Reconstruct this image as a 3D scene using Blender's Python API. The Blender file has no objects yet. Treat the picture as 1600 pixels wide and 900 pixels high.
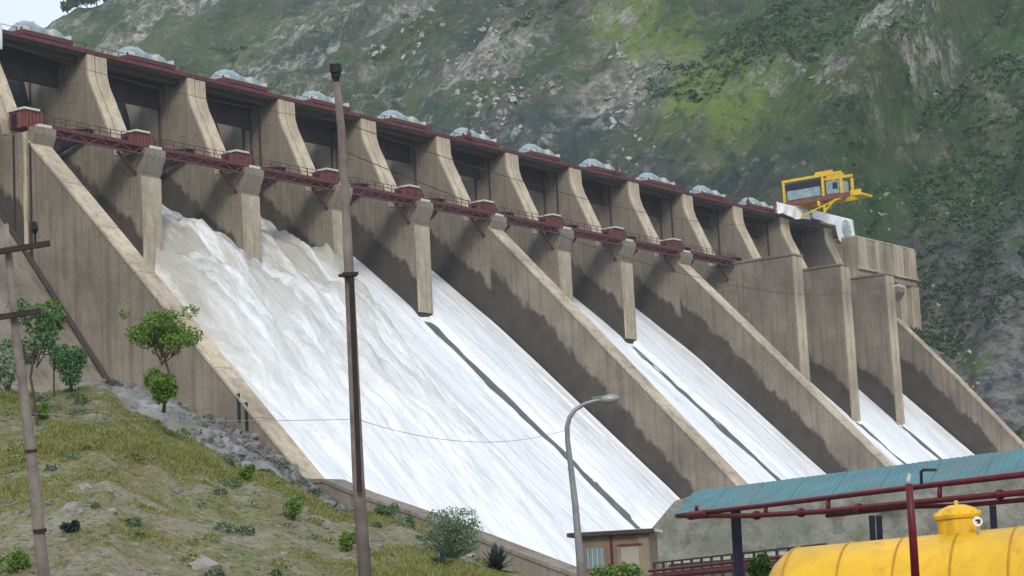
import bpy, math, random
import numpy as np
from mathutils import Vector, Matrix
random.seed(7); np.random.seed(7)
sc = bpy.context.scene
col = sc.collection
rad = math.radians

# ------------------------------------------------------------------ camera, sky, sun, exposure
CAM = np.array([-181.312, -199.687, -61.219])
FW = np.array([.8055767, .57437324, .14540136])
RT = np.array([.58588523, -.80877955, -.05112858])
UP = np.array([-.08823076, -.1263765, .98805076])
FOC = 3409.09
cd = bpy.data.cameras.new('camera'); cam = bpy.data.objects.new('camera', cd); col.objects.link(cam)
m = Matrix(((RT[0], UP[0], -FW[0], CAM[0]), (RT[1], UP[1], -FW[1], CAM[1]), (RT[2], UP[2], -FW[2], CAM[2]), (0, 0, 0, 1)))
cam.matrix_world = m
cd.sensor_width = 36; cd.lens = FOC / 1600 * 36; cd.clip_start = 1; cd.clip_end = 9000
sc.camera = cam

SUN_DIR = Vector((-0.74, -0.62, 0.60)).normalized()          # towards the sun
w = bpy.data.worlds.new('World'); sc.world = w; w.use_nodes = True
nt = w.node_tree; nt.nodes.clear()
sky = nt.nodes.new('ShaderNodeTexSky'); sky.sky_type = 'NISHITA'; sky.sun_disc = False
sky.sun_elevation = math.asin(SUN_DIR.z); sky.sun_rotation = math.atan2(SUN_DIR.x, SUN_DIR.y)
sky.air_density = 1.0; sky.dust_density = 2.0
tc = nt.nodes.new('ShaderNodeTexCoord'); nz = nt.nodes.new('ShaderNodeTexNoise')
nz.inputs['Scale'].default_value = 3.5; nz.inputs['Detail'].default_value = 6
mp = nt.nodes.new('ShaderNodeMapping'); mp.inputs['Scale'].default_value = (1, 1, 2.5)
rp = nt.nodes.new('ShaderNodeValToRGB'); rp.color_ramp.elements[0].position = .33; rp.color_ramp.elements[1].position = .56
rp.color_ramp.elements[0].color = (.82, .82, .82, 1); rp.color_ramp.elements[1].color = (1, 1, 1, 1)
mx = nt.nodes.new('ShaderNodeMixRGB'); mx.inputs[2].default_value = (9.0, 10.0, 11.6, 1)
bg = nt.nodes.new('ShaderNodeBackground'); bg.inputs[1].default_value = 0.082
wo = nt.nodes.new('ShaderNodeOutputWorld')
nt.links.new(tc.outputs['Generated'], mp.inputs[0]); nt.links.new(mp.outputs[0], nz.inputs['Vector'])
nt.links.new(nz.outputs[0], rp.inputs[0]); nt.links.new(rp.outputs[0], mx.inputs[0])
nt.links.new(sky.outputs[0], mx.inputs[1]); nt.links.new(mx.outputs[0], bg.inputs[0]); nt.links.new(bg.outputs[0], wo.inputs[0])
sl = bpy.data.lights.new('sun', 'SUN'); sl.energy = 1.5; sl.angle = rad(14); sl.color = (1, .93, .80)
so = bpy.data.objects.new('sun', sl); col.objects.link(so)
so.rotation_euler = (-SUN_DIR).to_track_quat('-Z', 'Y').to_euler()
sc.view_settings.view_transform = 'Standard'; sc.view_settings.look = 'None'
sc.view_settings.gamma = 1; sc.view_settings.exposure = 0.38

# ------------------------------------------------------------------ helpers
def at(px, py, D):                       # a point of the place that the 1600x900 photograph shows at (px, py), D metres away
    return CAM + D * (FW + (px - 800) / FOC * RT - (py - 450) / FOC * UP)
HF = np.array([FW[0], FW[1], 0]); HF /= np.linalg.norm(HF)
HR = np.array([HF[1], -HF[0], 0])
def loc(s, d, z):                        # s metres to the right, d metres ahead of the spot where the photographer stands
    p = CAM + s * HR + d * HF; return np.array([p[0], p[1], z])

def hsh(ix, iy, iz, seed):
    h = (ix.astype(np.int64) * 374761393 + iy.astype(np.int64) * 668265263 + iz.astype(np.int64) * 2147483647 + seed * 974634777) & 0x7fffffff
    h = ((h ^ (h >> 13)) * 1274126177) & 0x7fffffff
    h = ((h ^ (h >> 16)) * 668265263) & 0x7fffffff
    return ((h ^ (h >> 15)) & 0xffff) / 65535.0
def vnoise(x, y, z=0.0, seed=0):
    x = np.asarray(x, float); y = np.asarray(y, float); z = np.asarray(z, float) + 0 * x
    ix, iy, iz = np.floor(x), np.floor(y), np.floor(z)
    fx, fy, fz = x - ix, y - iy, z - iz
    fx, fy, fz = [t * t * (3 - 2 * t) for t in (fx, fy, fz)]
    r = 0
    for a in (0, 1):
        for b in (0, 1):
            for c in (0, 1):
                r = r + hsh(ix + a, iy + b, iz + c, seed) * (fx if a else 1 - fx) * (fy if b else 1 - fy) * (fz if c else 1 - fz)
    return r * 2 - 1
def fbm(x, y, z=0.0, o=4, seed=0, g=.5):
    r = 0; a = 1; k = 1
    for i in range(o):
        r = r + a * vnoise(x * k, y * k, z * k if not np.isscalar(z) or z else 0.0, seed + i * 17); a *= g; k *= 2.03
    return r
def sstep(a, b, x):
    t = np.clip((x - a) / (b - a), 0, 1); return t * t * (3 - 2 * t)

class MB:
    def __init__(s): s.v = []; s.f = []
    def quad_box(s, c, hx, hy, hz):      # box from centre and three half-vectors
        c, hx, hy, hz = [np.array(t, float) for t in (c, hx, hy, hz)]
        n = len(s.v)
        for k in (-1, 1):
            for a, b in ((-1, -1), (1, -1), (1, 1), (-1, 1)): s.v.append(tuple(c + a * hx + b * hy + k * hz))
        s.f += [(n+3, n+2, n+1, n), (n+4, n+5, n+6, n+7)] + [(n+i, n+(i+1) % 4, n+4+(i+1) % 4, n+4+i) for i in range(4)]
        return s
    def box(s, x0, x1, y0, y1, z0, z1):
        return s.quad_box(((x0+x1)/2, (y0+y1)/2, (z0+z1)/2), (abs(x1-x0)/2, 0, 0), (0, abs(y1-y0)/2, 0), (0, 0, abs(z1-z0)/2))
    def beam(s, a, b, wd, hd, up=(0, 0, 1)):
        a, b = np.array(a, float), np.array(b, float); d = b - a; L = np.linalg.norm(d); d /= L
        u = np.array(up, float); sd = np.cross(d, u); sd /= np.linalg.norm(sd); u2 = np.cross(sd, d)
        return s.quad_box((a + b) / 2, d * L / 2, sd * wd / 2, u2 * hd / 2)
    def prismx(s, prof, x0, x1):         # (y, z) outline drawn out along x
        n = len(s.v); k = len(prof)
        for x in (x0, x1):
            for y, z in prof: s.v.append((x, y, z))
        s.f.append(tuple(range(n, n + k))); s.f.append(tuple(range(n + 2*k - 1, n + k - 1, -1)))
        for i in range(k):
            j = (i + 1) % k; s.f.append((n+j, n+i, n+k+i, n+k+j))
        return s
    def tube(s, pts, rs, n=8, cap=True):
        pts = [np.array(p, float) for p in pts]
        if np.isscalar(rs): rs = [rs] * len(pts)
        base = len(s.v)
        ref = None
        for i, p in enumerate(pts):
            t = pts[min(i+1, len(pts)-1)] - pts[max(i-1, 0)]; t /= np.linalg.norm(t) + 1e-9
            if ref is None: ref = np.array([0, 0, 1.]) if abs(t[2]) < .9 else np.array([1., 0, 0])
            a = np.cross(t, ref); a /= np.linalg.norm(a); b = np.cross(t, a); ref = np.cross(a, t)
            for k in range(n):
                an = 2 * math.pi * k / n; s.v.append(tuple(p + rs[i] * (math.cos(an) * a + math.sin(an) * b)))
        for i in range(len(pts) - 1):
            for k in range(n):
                k2 = (k + 1) % n; s.f.append((base+i*n+k, base+i*n+k2, base+(i+1)*n+k2, base+(i+1)*n+k))
        if cap:
            s.f.append(tuple(base + k for k in range(n))[::-1]); s.f.append(tuple(base + (len(pts)-1)*n + k for k in range(n)))
        return s
    def grid(s, P):                      # P: array rows x cols x 3
        n = len(s.v); R, Cc = P.shape[:2]
        s.v += [tuple(p) for p in P.reshape(-1, 3)]
        for i in range(R-1):
            for j in range(Cc-1):
                a = n + i*Cc + j; s.f.append((a, a+1, a+Cc+1, a+Cc))
        return s
    def build(s, name, mat, parent=None, smooth=False, bevel=0, loc=None):
        me = bpy.data.meshes.new(name); me.from_pydata([tuple(map(float, v)) for v in s.v], [], s.f); me.materials.append(mat)
        me.validate(); me.update()
        if smooth: me.polygons.foreach_set('use_smooth', [True] * len(me.polygons))
        o = bpy.data.objects.new(name, me); col.objects.link(o)
        if parent: o.parent = parent
        if loc is not None: o.location = loc
        if bevel:
            b = o.modifiers.new('bevel', 'BEVEL'); b.width = bevel; b.segments = 2; b.limit_method = 'ANGLE'
        return o
def fastgrid(name, P, mat, parent=None):
    R, Cc = P.shape[:2]; me = bpy.data.meshes.new(name)
    i, j = np.meshgrid(np.arange(R-1), np.arange(Cc-1), indexing='ij'); a = (i*Cc + j).ravel()
    F = np.stack([a, a+1, a+Cc+1, a+Cc], 1)
    me.from_pydata(P.reshape(-1, 3).tolist(), [], F.tolist()); me.materials.append(mat); me.update()
    me.polygons.foreach_set('use_smooth', [True] * len(me.polygons))
    o = bpy.data.objects.new(name, me); col.objects.link(o)
    if parent: o.parent = parent
    return o
def tag(o, label=None, cat=None, group=None, kind=None):
    for k, v in (('label', label), ('category', cat), ('group', group), ('kind', kind)):
        if v: o[k] = v
    return o
def empty(name, loc, label=None, cat=None, group=None, rz=0):
    o = bpy.data.objects.new(name, None); col.objects.link(o); o.location = tuple(float(t) for t in loc); o.rotation_euler = (0, 0, rz)
    o.empty_display_size = .5
    return tag(o, label, cat, group)
def put(o, parent):                      # parts built at world coordinates go under a thing standing elsewhere
    o.parent = parent; o.location = Vector(o.location) - Vector(parent.location); return o
def copy_tree(o, parent=None):
    c = o.copy(); col.objects.link(c); c.parent = parent
    for ch in list(o.children): copy_tree(ch, c)
    return c
ORD = ['first', 'second', 'third', 'fourth', 'fifth', 'sixth', 'seventh', 'eighth', 'ninth', 'tenth', 'eleventh', 'twelfth', 'thirteenth']

# ------------------------------------------------------------------ materials
class NT:
    def __init__(s, name, rough=.85, metal=0, spec=.3):
        s.m = bpy.data.materials.new(name); s.m.use_nodes = True; s.t = s.m.node_tree
        s.b = s.t.nodes['Principled BSDF']; s.b.inputs['Roughness'].default_value = rough; s.b.inputs['Metallic'].default_value = metal
        s.b.inputs['Specular IOR Level'].default_value = spec
        s.tc = s.t.nodes.new('ShaderNodeTexCoord')
    def n(s, t): return s.t.nodes.new(t)
    def l(s, a, b): s.t.links.new(a, b)
    def map(s, sc=(1, 1, 1), src='Object', rot=(0, 0, 0)):
        q = s.n('ShaderNodeMapping'); q.inputs['Scale'].default_value = sc; q.inputs['Rotation'].default_value = rot
        s.l(s.tc.outputs[src], q.inputs[0]); return q.outputs[0]
    def noise(s, scale, detail=5, sc=(1, 1, 1), rough=.6, src='Object', dist=0, rot=(0, 0, 0)):
        q = s.n('ShaderNodeTexNoise'); q.inputs['Scale'].default_value = scale; q.inputs['Detail'].default_value = detail
        q.inputs['Roughness'].default_value = rough; q.inputs['Distortion'].default_value = dist
        s.l(s.map(sc, src, rot), q.inputs['Vector']); return q.outputs[0]
    def ramp(s, v, stops):
        q = s.n('ShaderNodeValToRGB'); e = q.color_ramp.elements
        while len(e) < len(stops): e.new(.5)
        for i, (p, c) in enumerate(stops):
            e[i].position = p; e[i].color = (c, c, c, 1) if np.isscalar(c) else (*c, 1)
        s.l(v, q.inputs[0]); return q.outputs[0]
    def mix(s, f, a, b, mode='MIX'):
        q = s.n('ShaderNodeMixRGB'); q.blend_type = mode
        for k, v in ((0, f), (1, a), (2, b)):
            if isinstance(v, (int, float)): q.inputs[k].default_value = v if k == 0 else (v, v, v, 1)
            elif isinstance(v, tuple): q.inputs[k].default_value = (*v, 1)
            else: s.l(v, q.inputs[k])
        return q.outputs[0]
    def math(s, op, a, b=None, clamp=False):
        q = s.n('ShaderNodeMath'); q.operation = op; q.use_clamp = clamp
        for k, v in ((0, a), (1, b)):
            if v is None: continue
            if isinstance(v, (int, float)): q.inputs[k].default_value = v
            else: s.l(v, q.inputs[k])
        return q.outputs[0]
    def sep(s, src='Object'):
        q = s.n('ShaderNodeSeparateXYZ'); s.l(s.tc.outputs[src], q.inputs[0]); return q.outputs
    def color(s, c): s.l(c, s.b.inputs['Base Color']) if not isinstance(c, tuple) else setattr(s.b.inputs['Base Color'], 'default_value', (*c, 1)); return s
    def bump(s, h, strength=.5, dist=.1):
        q = s.n('ShaderNodeBump'); q.inputs['Strength'].default_value = strength; q.inputs['Distance'].default_value = dist
        s.l(h, q.inputs['Height']); s.l(q.outputs[0], s.b.inputs['Normal']); return s

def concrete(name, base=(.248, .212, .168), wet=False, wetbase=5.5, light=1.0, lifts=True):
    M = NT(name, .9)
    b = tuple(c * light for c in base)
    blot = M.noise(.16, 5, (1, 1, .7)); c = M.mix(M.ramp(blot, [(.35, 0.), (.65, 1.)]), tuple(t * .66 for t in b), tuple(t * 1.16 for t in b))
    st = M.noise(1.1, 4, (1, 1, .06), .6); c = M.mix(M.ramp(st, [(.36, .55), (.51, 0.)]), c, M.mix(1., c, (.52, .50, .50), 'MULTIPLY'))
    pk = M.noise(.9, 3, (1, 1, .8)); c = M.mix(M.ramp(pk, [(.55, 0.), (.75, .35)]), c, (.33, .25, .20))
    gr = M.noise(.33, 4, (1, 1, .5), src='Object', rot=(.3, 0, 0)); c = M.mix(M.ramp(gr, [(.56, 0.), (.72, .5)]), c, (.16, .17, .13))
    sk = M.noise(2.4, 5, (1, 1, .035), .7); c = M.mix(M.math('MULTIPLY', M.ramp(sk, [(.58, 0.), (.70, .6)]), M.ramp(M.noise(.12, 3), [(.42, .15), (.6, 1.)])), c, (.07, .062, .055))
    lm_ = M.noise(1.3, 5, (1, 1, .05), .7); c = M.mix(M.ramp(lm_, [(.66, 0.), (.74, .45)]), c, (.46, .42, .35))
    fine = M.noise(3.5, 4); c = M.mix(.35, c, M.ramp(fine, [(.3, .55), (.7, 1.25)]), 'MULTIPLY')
    X, Y, Z = M.sep()
    h = None
    if lifts:
        wob = M.math('MULTIPLY', M.noise(.5, 2), .25)
        fr = M.math('FRACT', M.math('ADD', M.math('DIVIDE', Z, 2.3), wob))
        ln = M.ramp(fr, [(0., 1.), (.035, 0.), (.97, 0.), (1., 1.)])
        br = M.ramp(M.noise(.25, 3), [(.45, 0.), (.6, .5)])
        c = M.mix(M.math('MULTIPLY', ln, M.ramp(M.noise(.25, 3), [(.46, 0.), (.62, .5)])), c, (.085, .075, .065)); h = ln
    if wet:
        ch = M.math('ADD', M.math('MULTIPLY', Y, .94), -17.5)             # chute floor under this point
        d = M.math('SUBTRACT', Z, ch)
        jag = M.math('ADD', M.math('MULTIPLY', M.noise(.22, 3, (1, 1, 1)), 5.5), M.math('MULTIPLY', M.noise(1.0, 3, (1, 1, .25)), 3.2))
        lim = M.math('ADD', M.math('ADD', jag, wetbase - 4.3), M.math('MULTIPLY', M.math('MINIMUM', M.math('ADD', Y, 9.), 0.), .17))
        k = M.ramp(M.math('ADD', M.math('MULTIPLY', M.math('SUBTRACT', lim, d), .6), .5), [(.2, 0.), (.8, 1.)])
        wetc = M.mix(M.ramp(M.noise(.4, 4), [(.3, 0.), (.75, 1.)]), (.040, .036, .033), (.078, .066, .054))
        c = M.mix(M.math('MULTIPLY', k, .93), c, wetc)
    M.color(c); M.bump(fine, .4, .08)
    return M.m
def plain(name, c, rough=.6, var=.25, scale=3, metal=0, grime=None):
    M = NT(name, rough, metal)
    v = M.noise(scale, 4); cc = M.mix(1., c, M.ramp(v, [(.3, 1 - var), (.7, 1 + var)]), 'MULTIPLY')
    if grime:
        g = M.noise(scale * .6, 5, (1, 1, .3)); cc = M.mix(M.ramp(g, [(.5, 0.), (.68, .8)]), cc, grime)
    M.color(cc); M.bump(v, .25, .02); return M.m

MAT = {}
MAT['conc'] = concrete('weathered_concrete', wet=True, wetbase=6.2)
MAT['conc_wall'] = concrete('training_wall_concrete', wet=True, wetbase=9.3)
MAT['conc_dry'] = concrete('dry_concrete')
MAT['conc_mid'] = concrete('mid_tone_block_concrete', base=(.37, .315, .235), lifts=False)  # mid-tone concrete of the abutment block
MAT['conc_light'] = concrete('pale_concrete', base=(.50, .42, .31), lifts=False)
MAT['maroon'] = plain('maroon_painted_steel', (.115, .036, .04), .7, .4, 2, grime=(.06, .042, .038))
MAT['red'] = plain('rusty_red_panel', (.205, .068, .052), .7, .3, 1.5, grime=(.16, .10, .08))
MAT['dark'] = plain('dark_gate_steel', (.010, .018, .026), .7, .4, .8)
MAT['bayfill'] = plain('dark_bay_fill', (.045, .03, .032), .7, .4, .7, grime=(.02, .02, .022))  # dark colour of the panels added under the road
MAT['pipe'] = plain('dark_iron_pipe', (.05, .038, .035), .7)
MAT['cover'] = plain('pale_blue_green_sheet', (.26, .345, .37), .6, .3, .8, grime=(.20, .25, .25))
MAT['yellow'] = plain('yellow_crane_paint', (.72, .45, .02), .5, .2, 1)
MAT['white'] = plain('white_cloth', (.80, .81, .82), .8, .06, .6)
MAT['emblem'] = plain('grey_banner_print', (.30, .35, .37), .8, .2, 2)
MAT['navy'] = plain('dark_blue_black_paint', (.014, .012, .035), .5)
MAT['redpipe'] = plain('dark_red_gas_pipe_paint', (.115, .008, .018), .45, .3, 2)
MAT['slab_white'] = plain('pale_slab', (.58, .54, .50), .8)
MAT['pole'] = plain('weathered_pole_surface', (.20, .168, .155), .85, .3, 2.5, grime=(.12, .08, .08))
MAT['poledark'] = plain('brown_black_timber', (.035, .022, .022), .8)
MAT['galv'] = plain('galvanised_steel', (.27, .27, .28), .45, .2, 2, metal=.3)
MAT['black'] = plain('black_fitting', (.012, .012, .014), .5)
MAT['bark'] = plain('bark', (.07, .055, .04), .9)

def foliage(name, a, b, c2):
    M = NT(name, .6, spec=.2)
    v = M.noise(1.3, 3); q = M.n('ShaderNodeObjectInfo')
    cc = M.mix(M.ramp(v, [(.35, 0.), (.65, 1.)]), a, b)
    cc = M.mix(M.ramp(M.noise(7, 2), [(.5, 0.), (.7, .7)]), cc, c2)
    M.color(cc)
    M.b.inputs['Transmission Weight'].default_value = 0
    M.b.inputs['Subsurface Weight'].default_value = 0
    return M.m
MAT['leaf'] = foliage('bright_green_leaves', (.06, .13, .02), (.12, .23, .03), (.22, .32, .06))
MAT['leaf2'] = foliage('deep_green_leaves', (.04, .10, .04), (.08, .18, .055), (.13, .24, .08))
MAT['leafgrey'] = foliage('grey_green_leaves', (.09, .14, .085), (.16, .22, .13), (.25, .31, .20))
MAT['agave'] = foliage('dark_blue_green_leaves', (.012, .03, .03), (.03, .06, .055), (.05, .09, .08))
MAT['scrub'] = foliage('hill_scrub_leaves', (.038, .075, .042), (.06, .115, .05), (.10, .155, .055))
MAT['grass'] = foliage('grass_blades', (.13, .17, .03), (.225, .22, .075), (.34, .29, .15))

def mountain_mat():
    M = NT('scrub_and_rock_mountainside', .95, spec=.1)
    mid = M.noise(.035, 7, rough=.72); fin = M.noise(.17, 7, rough=.78); big = M.noise(.009, 5, rough=.65)
    X, Y, Z = M.sep()
    g = M.mix(M.ramp(mid, [(.42, 0.), (.58, 1.)]), (.046, .074, .064), (.118, .115, .102))
    g = M.mix(M.ramp(big, [(.42, 0.), (.55, .85)]), g, M.mix(M.ramp(mid, [(.4, 0.), (.6, 1.)]), (.055, .095, .045), (.10, .125, .05)))
    # the grassy spur that runs down towards the far end of the dam, and the grassy flank above it
    along = M.math('ADD', M.math('SUBTRACT', Y, M.math('MULTIPLY', X, .92)), M.math('MULTIPLY', M.noise(.03, 6), 56))
    al = M.math('ADD', M.math('DIVIDE', along, 240.), 1.135)
    band = M.ramp(al, [(.29, 0.), (.34, 1.), (.42, 1.), (.455, 0.)])
    band = M.math('MULTIPLY', band, M.ramp(M.noise(.07, 7, rough=.75), [(.36, .25), (.50, 1.)]))
    band = M.math('MULTIPLY', band, M.ramp(M.math('MULTIPLY', Z, .01), [(.42, 0.), (.72, 1.)]))
    g = M.mix(band, g, (.165, .245, .045))
    flank = M.math('MULTIPLY', M.ramp(al, [(.30, .9), (.36, 0.)]), M.ramp(M.noise(.05, 7, rough=.75), [(.44, 0.), (.56, 1.)]))
    flank = M.math('MULTIPLY', flank, M.ramp(M.math('MULTIPLY', Z, .01), [(.05, 0.), (.25, 1.)]))
    g = M.mix(flank, g, (.06, .125, .04))
    g = M.mix(M.ramp(fin, [(.50, 0.), (.62, .75)]), g, (.026, .044, .042))
    g = M.mix(M.ramp(M.noise(.23, 8, rough=.82), [(.54, 0.), (.64, .8)]), g, (.27, .25, .225))
    rk = M.math('MULTIPLY', M.ramp(M.noise(.016, 5), [(.51, 0.), (.58, 1.)]), M.ramp(M.noise(.13, 9, (1, 1, .5), .88), [(.50, 0.), (.56, .95)]))
    g = M.mix(rk, g, M.mix(M.ramp(fin, [(.4, 0.), (.6, 1.)]), (.20, .185, .17), (.50, .47, .42)))
    for cx, cy, cz, rr_ in ((392, 215, 114, 30), (398, 222, 130, 22), (356, 134, 87, 26), (350, 128, 70, 20), (470, 310, 165, 22), (408, 195, 120, 16)):
        vm = M.n('ShaderNodeVectorMath'); vm.operation = 'DISTANCE'; M.l(M.tc.outputs['Object'], vm.inputs[0]); vm.inputs[1].default_value = (cx, cy, cz)
        dd = M.math('ADD', M.math('DIVIDE', vm.outputs['Value'], rr_ * 2.), M.math('MULTIPLY', mid, .7))
        pm = M.math('MULTIPLY', M.ramp(dd, [(.55, 1.), (.85, 0.)]), M.ramp(M.noise(.15, 9, (1, 1, .6), .85), [(.44, .1), (.54, 1.)]))
        g = M.mix(pm, g, M.mix(M.ramp(M.noise(.3, 6, rough=.8), [(.4, 0.), (.6, 1.)]), (.16, .155, .145), (.52, .49, .44)))
    rock2 = M.mix(M.ramp(M.noise(.22, 10, (1, .6, 1.5), .85), [(.42, 0.), (.57, 1.)]), (.055, .065, .08), (.25, .24, .225))
    rock2 = M.mix(M.ramp(M.noise(.09, 6, rough=.7), [(.56, 0.), (.62, .8)]), rock2, (.10, .17, .04))
    low = M.ramp(M.math('ADD', M.math('MULTIPLY', Z, .014), M.math('MULTIPLY', mid, .9)), [(.35, 1.), (.8, 0.)])
    g = M.mix(M.math('MULTIPLY', low, M.ramp(M.noise(.06, 6, rough=.75), [(.36, .3), (.50, 1.)])), g, rock2)
    g = M.mix(1., g, M.ramp(M.noise(.02, 4), [(.35, .80), (.62, 1.18)]), 'MULTIPLY')
    M.color(g); M.bump(M.noise(.25, 9, rough=.8), .9, 1.8)
    return M.m
MAT['mount'] = mountain_mat()
def rockmat(name, a, b, c2, sc=1):
    M = NT(name, .95, spec=.15)
    c = M.mix(M.ramp(M.noise(.5 * sc, 8, rough=.75), [(.4, 0.), (.62, 1.)]), a, b)
    c = M.mix(M.ramp(M.noise(.25 * sc, 5), [(.52, 0.), (.66, .8)]), c, c2)
    M.color(c); M.bump(M.noise(2 * sc, 6, rough=.75), .8, .3); return M.m
MAT['bank'] = rockmat('grey_rubble_bank', (.14, .14, .145), (.36, .355, .34), (.12, .15, .07))
MAT['pitch'] = rockmat('mottled_masonry_bank', (.17, .175, .15), (.34, .335, .29), (.12, .14, .09), 1.6)
MAT['stone'] = rockmat('pale_stone', (.30, .28, .25), (.55, .52, .48), (.22, .2, .17), 2)
MAT['stonegrey'] = rockmat('grey_stone', (.14, .14, .145), (.30, .29, .28), (.2, .19, .17), 2)
MAT['crag'] = rockmat('weathered_crag', (.27, .255, .23), (.55, .52, .46), (.12, .13, .10), .6)
def hillmat():
    M = NT('dry_grass_and_soil', .95, spec=.1)
    band = M.noise(.30, 7, rough=.7, dist=.4); fin = M.noise(3.2, 8, rough=.8); mid = M.noise(1.1, 7, rough=.75)
    c = M.mix(M.ramp(band, [(.40, 0.), (.54, 1.)]), (.27, .25, .185), (.185, .175, .08))
    c = M.mix(M.ramp(M.noise(.42, 6, rough=.7), [(.50, 0.), (.60, .85)]), c, (.125, .15, .04))
    c = M.mix(M.ramp(mid, [(.52, 0.), (.62, .8)]), c, (.235, .185, .12))
    c = M.mix(M.ramp(fin, [(.52, 0.), (.60, .8)]), c, (.32, .31, .26))
    c = M.mix(M.ramp(M.noise(4.2, 7, rough=.8), [(.52, 0.), (.60, .85)]), c, (.06, .065, .035))
    M.color(c); M.bump(fin, .8, .12); return M.m
MAT['hill'] = hillmat()
def watermat():
    M = NT('white_water', .55, spec=.3)
    X, Y, Z = M.sep()
    a = M.noise(.55, 6, (1, .10, .10), .65, dist=.3); b = M.noise(1.6, 5, (1, .12, .12), .6); big = M.noise(.07, 4, (1, .6, .6))
    c = M.mix(M.ramp(a, [(.36, 1.), (.52, 0.)]), (.86, .875, .90), (.70, .73, .77))
    c = M.mix(M.ramp(b, [(.30, .45), (.44, 0.)]), c, (.55, .60, .63))
    g_ = M.noise(.45, 7, (1, .22, .22), .78, dist=.5); c = M.mix(M.ramp(g_, [(.34, .75), (.47, 0.)]), c, (.56, .575, .57))
    # silt-laden brown water in the upper reach of the first bays
    up = M.ramp(M.math('ADD', M.math('MULTIPLY', Y, .018), .62), [(.05, 0.), (.62, 1.)])
    lf = M.ramp(M.math('MULTIPLY', X, .01), [(.56, 1.), (.68, 0.)])
    br = M.math('MULTIPLY', M.math('MULTIPLY', up, lf), M.ramp(M.noise(.30, 7, (1, .16, .16), .75, dist=.7), [(.38, .15), (.54, 1.)]))
    c = M.mix(br, c, (.40, .38, .33))
    M.color(c); M.bump(M.math('ADD', b, g_), .8, .35)
    return M.m
MAT['water'] = watermat()
M = NT('dark_wet_chute_concrete', .5); M.color(M.mix(M.noise(.5, 5), (.05, .052, .055), (.13, .13, .13))); MAT['chute'] = M.m
M = NT('river_water', .15); M.color((.12, .14, .12)); MAT['river'] = M.m
M = NT('earth', .95); M.color(M.mix(M.noise(.02, 5), (.08, .09, .05), (.15, .14, .10))); MAT['earth'] = M.m

# ------------------------------------------------------------------ the dam
P = 19.0; HT = 1.8
YP = [40, 24, 20, 18, 16, 14, 12, 10, 7, 4, 0, -12, -140]; ZP = [-14, -5.2, -4.3, -4.3, -4.9, -5.9, -7.1, -8.7, -11.3, -13.9, -17.5, -28.8, -149.1]
def chute(y): return np.interp(-np.asarray(y, float), [-t for t in YP], ZP)
def walltop(y): return -1.35 + 1.049 * y

dam = empty('spillway_dam', (0, 0, 0), 'long tan concrete gated spillway dam receding to the right with white water down its chutes', 'dam')

def pier_profile(kind):
    up = [(9.6, 14.88), (9.5, 12.3), (9.0, 10.6), (8.2, 9.0), (6.7, 5.7), (5.2, 2.4), (4.6, 0)]
    if kind == 'short': low = [(0, 0), (0, -22)]
    elif kind == 'long': low = [(-12.8, 0), (-12.8, -34)]
    else: low = [(-5, 0), (-5, -26)]
    return up + low + [(26, -22), (26, 14.88)]
def rib_bm(x0, x1, off):
    pr = [(9.6, 14.86), (9.5, 12.3), (9.0, 10.6), (8.2, 9.0), (6.7, 5.7), (5.2, 2.4), (4.75, .3)]
    return MB().prismx([(y - off, z) for y, z in pr] + [(y + .4, z) for y, z in reversed(pr)], x0, x1)
def make_pier(kind):
    p = MB().prismx(pier_profile(kind), -HT, HT).build('pier', MAT['conc'], bevel=.12)
    rib_bm(-HT + .02, -HT + 1.25, .20).build('nose_rib', MAT['conc_light'], p)  # pale colour carries the light that falls on the upper noses
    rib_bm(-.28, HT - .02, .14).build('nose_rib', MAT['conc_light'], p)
    if kind != 'long':
        MB().prismx([(-1.05, .4), (-1.05, -.5), (-.02, -2.9), (-.02, .4)] if kind == 'short' else [(-6.2, .3), (-6.2, -.7), (-5.02, -2.4), (-5.02, .3)], -HT - .03, HT + .03).build('corbel', MAT['conc_dry'], p, bevel=.05)
        MB().box(-.9, 1.2, -1.0 if kind == 'short' else -6, -.3 if kind == 'short' else -5, .42, .8).build('bearing_block', MAT['slab_white'], p, bevel=.04)
    else:
        MB().box(-HT - .2, HT + .2, -13.1, 4.4, .02, .42).build('coping', MAT['conc_dry'], p, bevel=.05)
    return p
protos = {k: make_pier(k) for k in ('short', 'long', 'end')}
piers = []
for i in range(0, 13):
    k = 'long' if i in (9, 10, 11) else ('end' if i == 12 else 'short')
    o = protos[k] if i in (0, 9, 12) else copy_tree(protos[k])
    o.parent = dam; o.location = (i * P, 0, 0); piers.append(o)
    if k == 'long': o['label'] = 'long smooth pier reaching further down the chute'
# lower nose facing strips (paler, light on the noses put into the colour) as separate ribs on short piers
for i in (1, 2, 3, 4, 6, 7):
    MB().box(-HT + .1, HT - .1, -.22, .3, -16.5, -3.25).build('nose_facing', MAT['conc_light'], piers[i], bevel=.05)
for i in (9, 10, 11):
    MB().box(-HT + .1, HT - .1, -13.0, -12.6, -33, -.02).build('nose_facing', MAT['conc_light'], piers[i], bevel=.06)
slot_tube0 = None
for i, ys in ((1, (20.5,)), (2, (15,)), (3, (16.5, 15, 13.2)), (4, (15.5, 14.5)), (5, (14,)), (6, (16, 13)), (7, (15, 12.2)), (8, (13.5,)), (9, (14.5, 12)), (10, (13,)), (11, (12.5,))):  # dark tubes added in place of recessed stoplog slots on the pier sides
    for y in ys:
        if slot_tube0 is None:
            slot_tube0 = MB().tube([(0, 0, .3), (0, 0, 7), (0, 0, 14.7)], .17, 8).build('slot_or_pipe_tube', MAT['pipe']); q = slot_tube0
        else: q = slot_tube0.copy(); col.objects.link(q)
        q.parent = piers[i]; q.location = (-HT - .16, y, 0)

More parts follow.
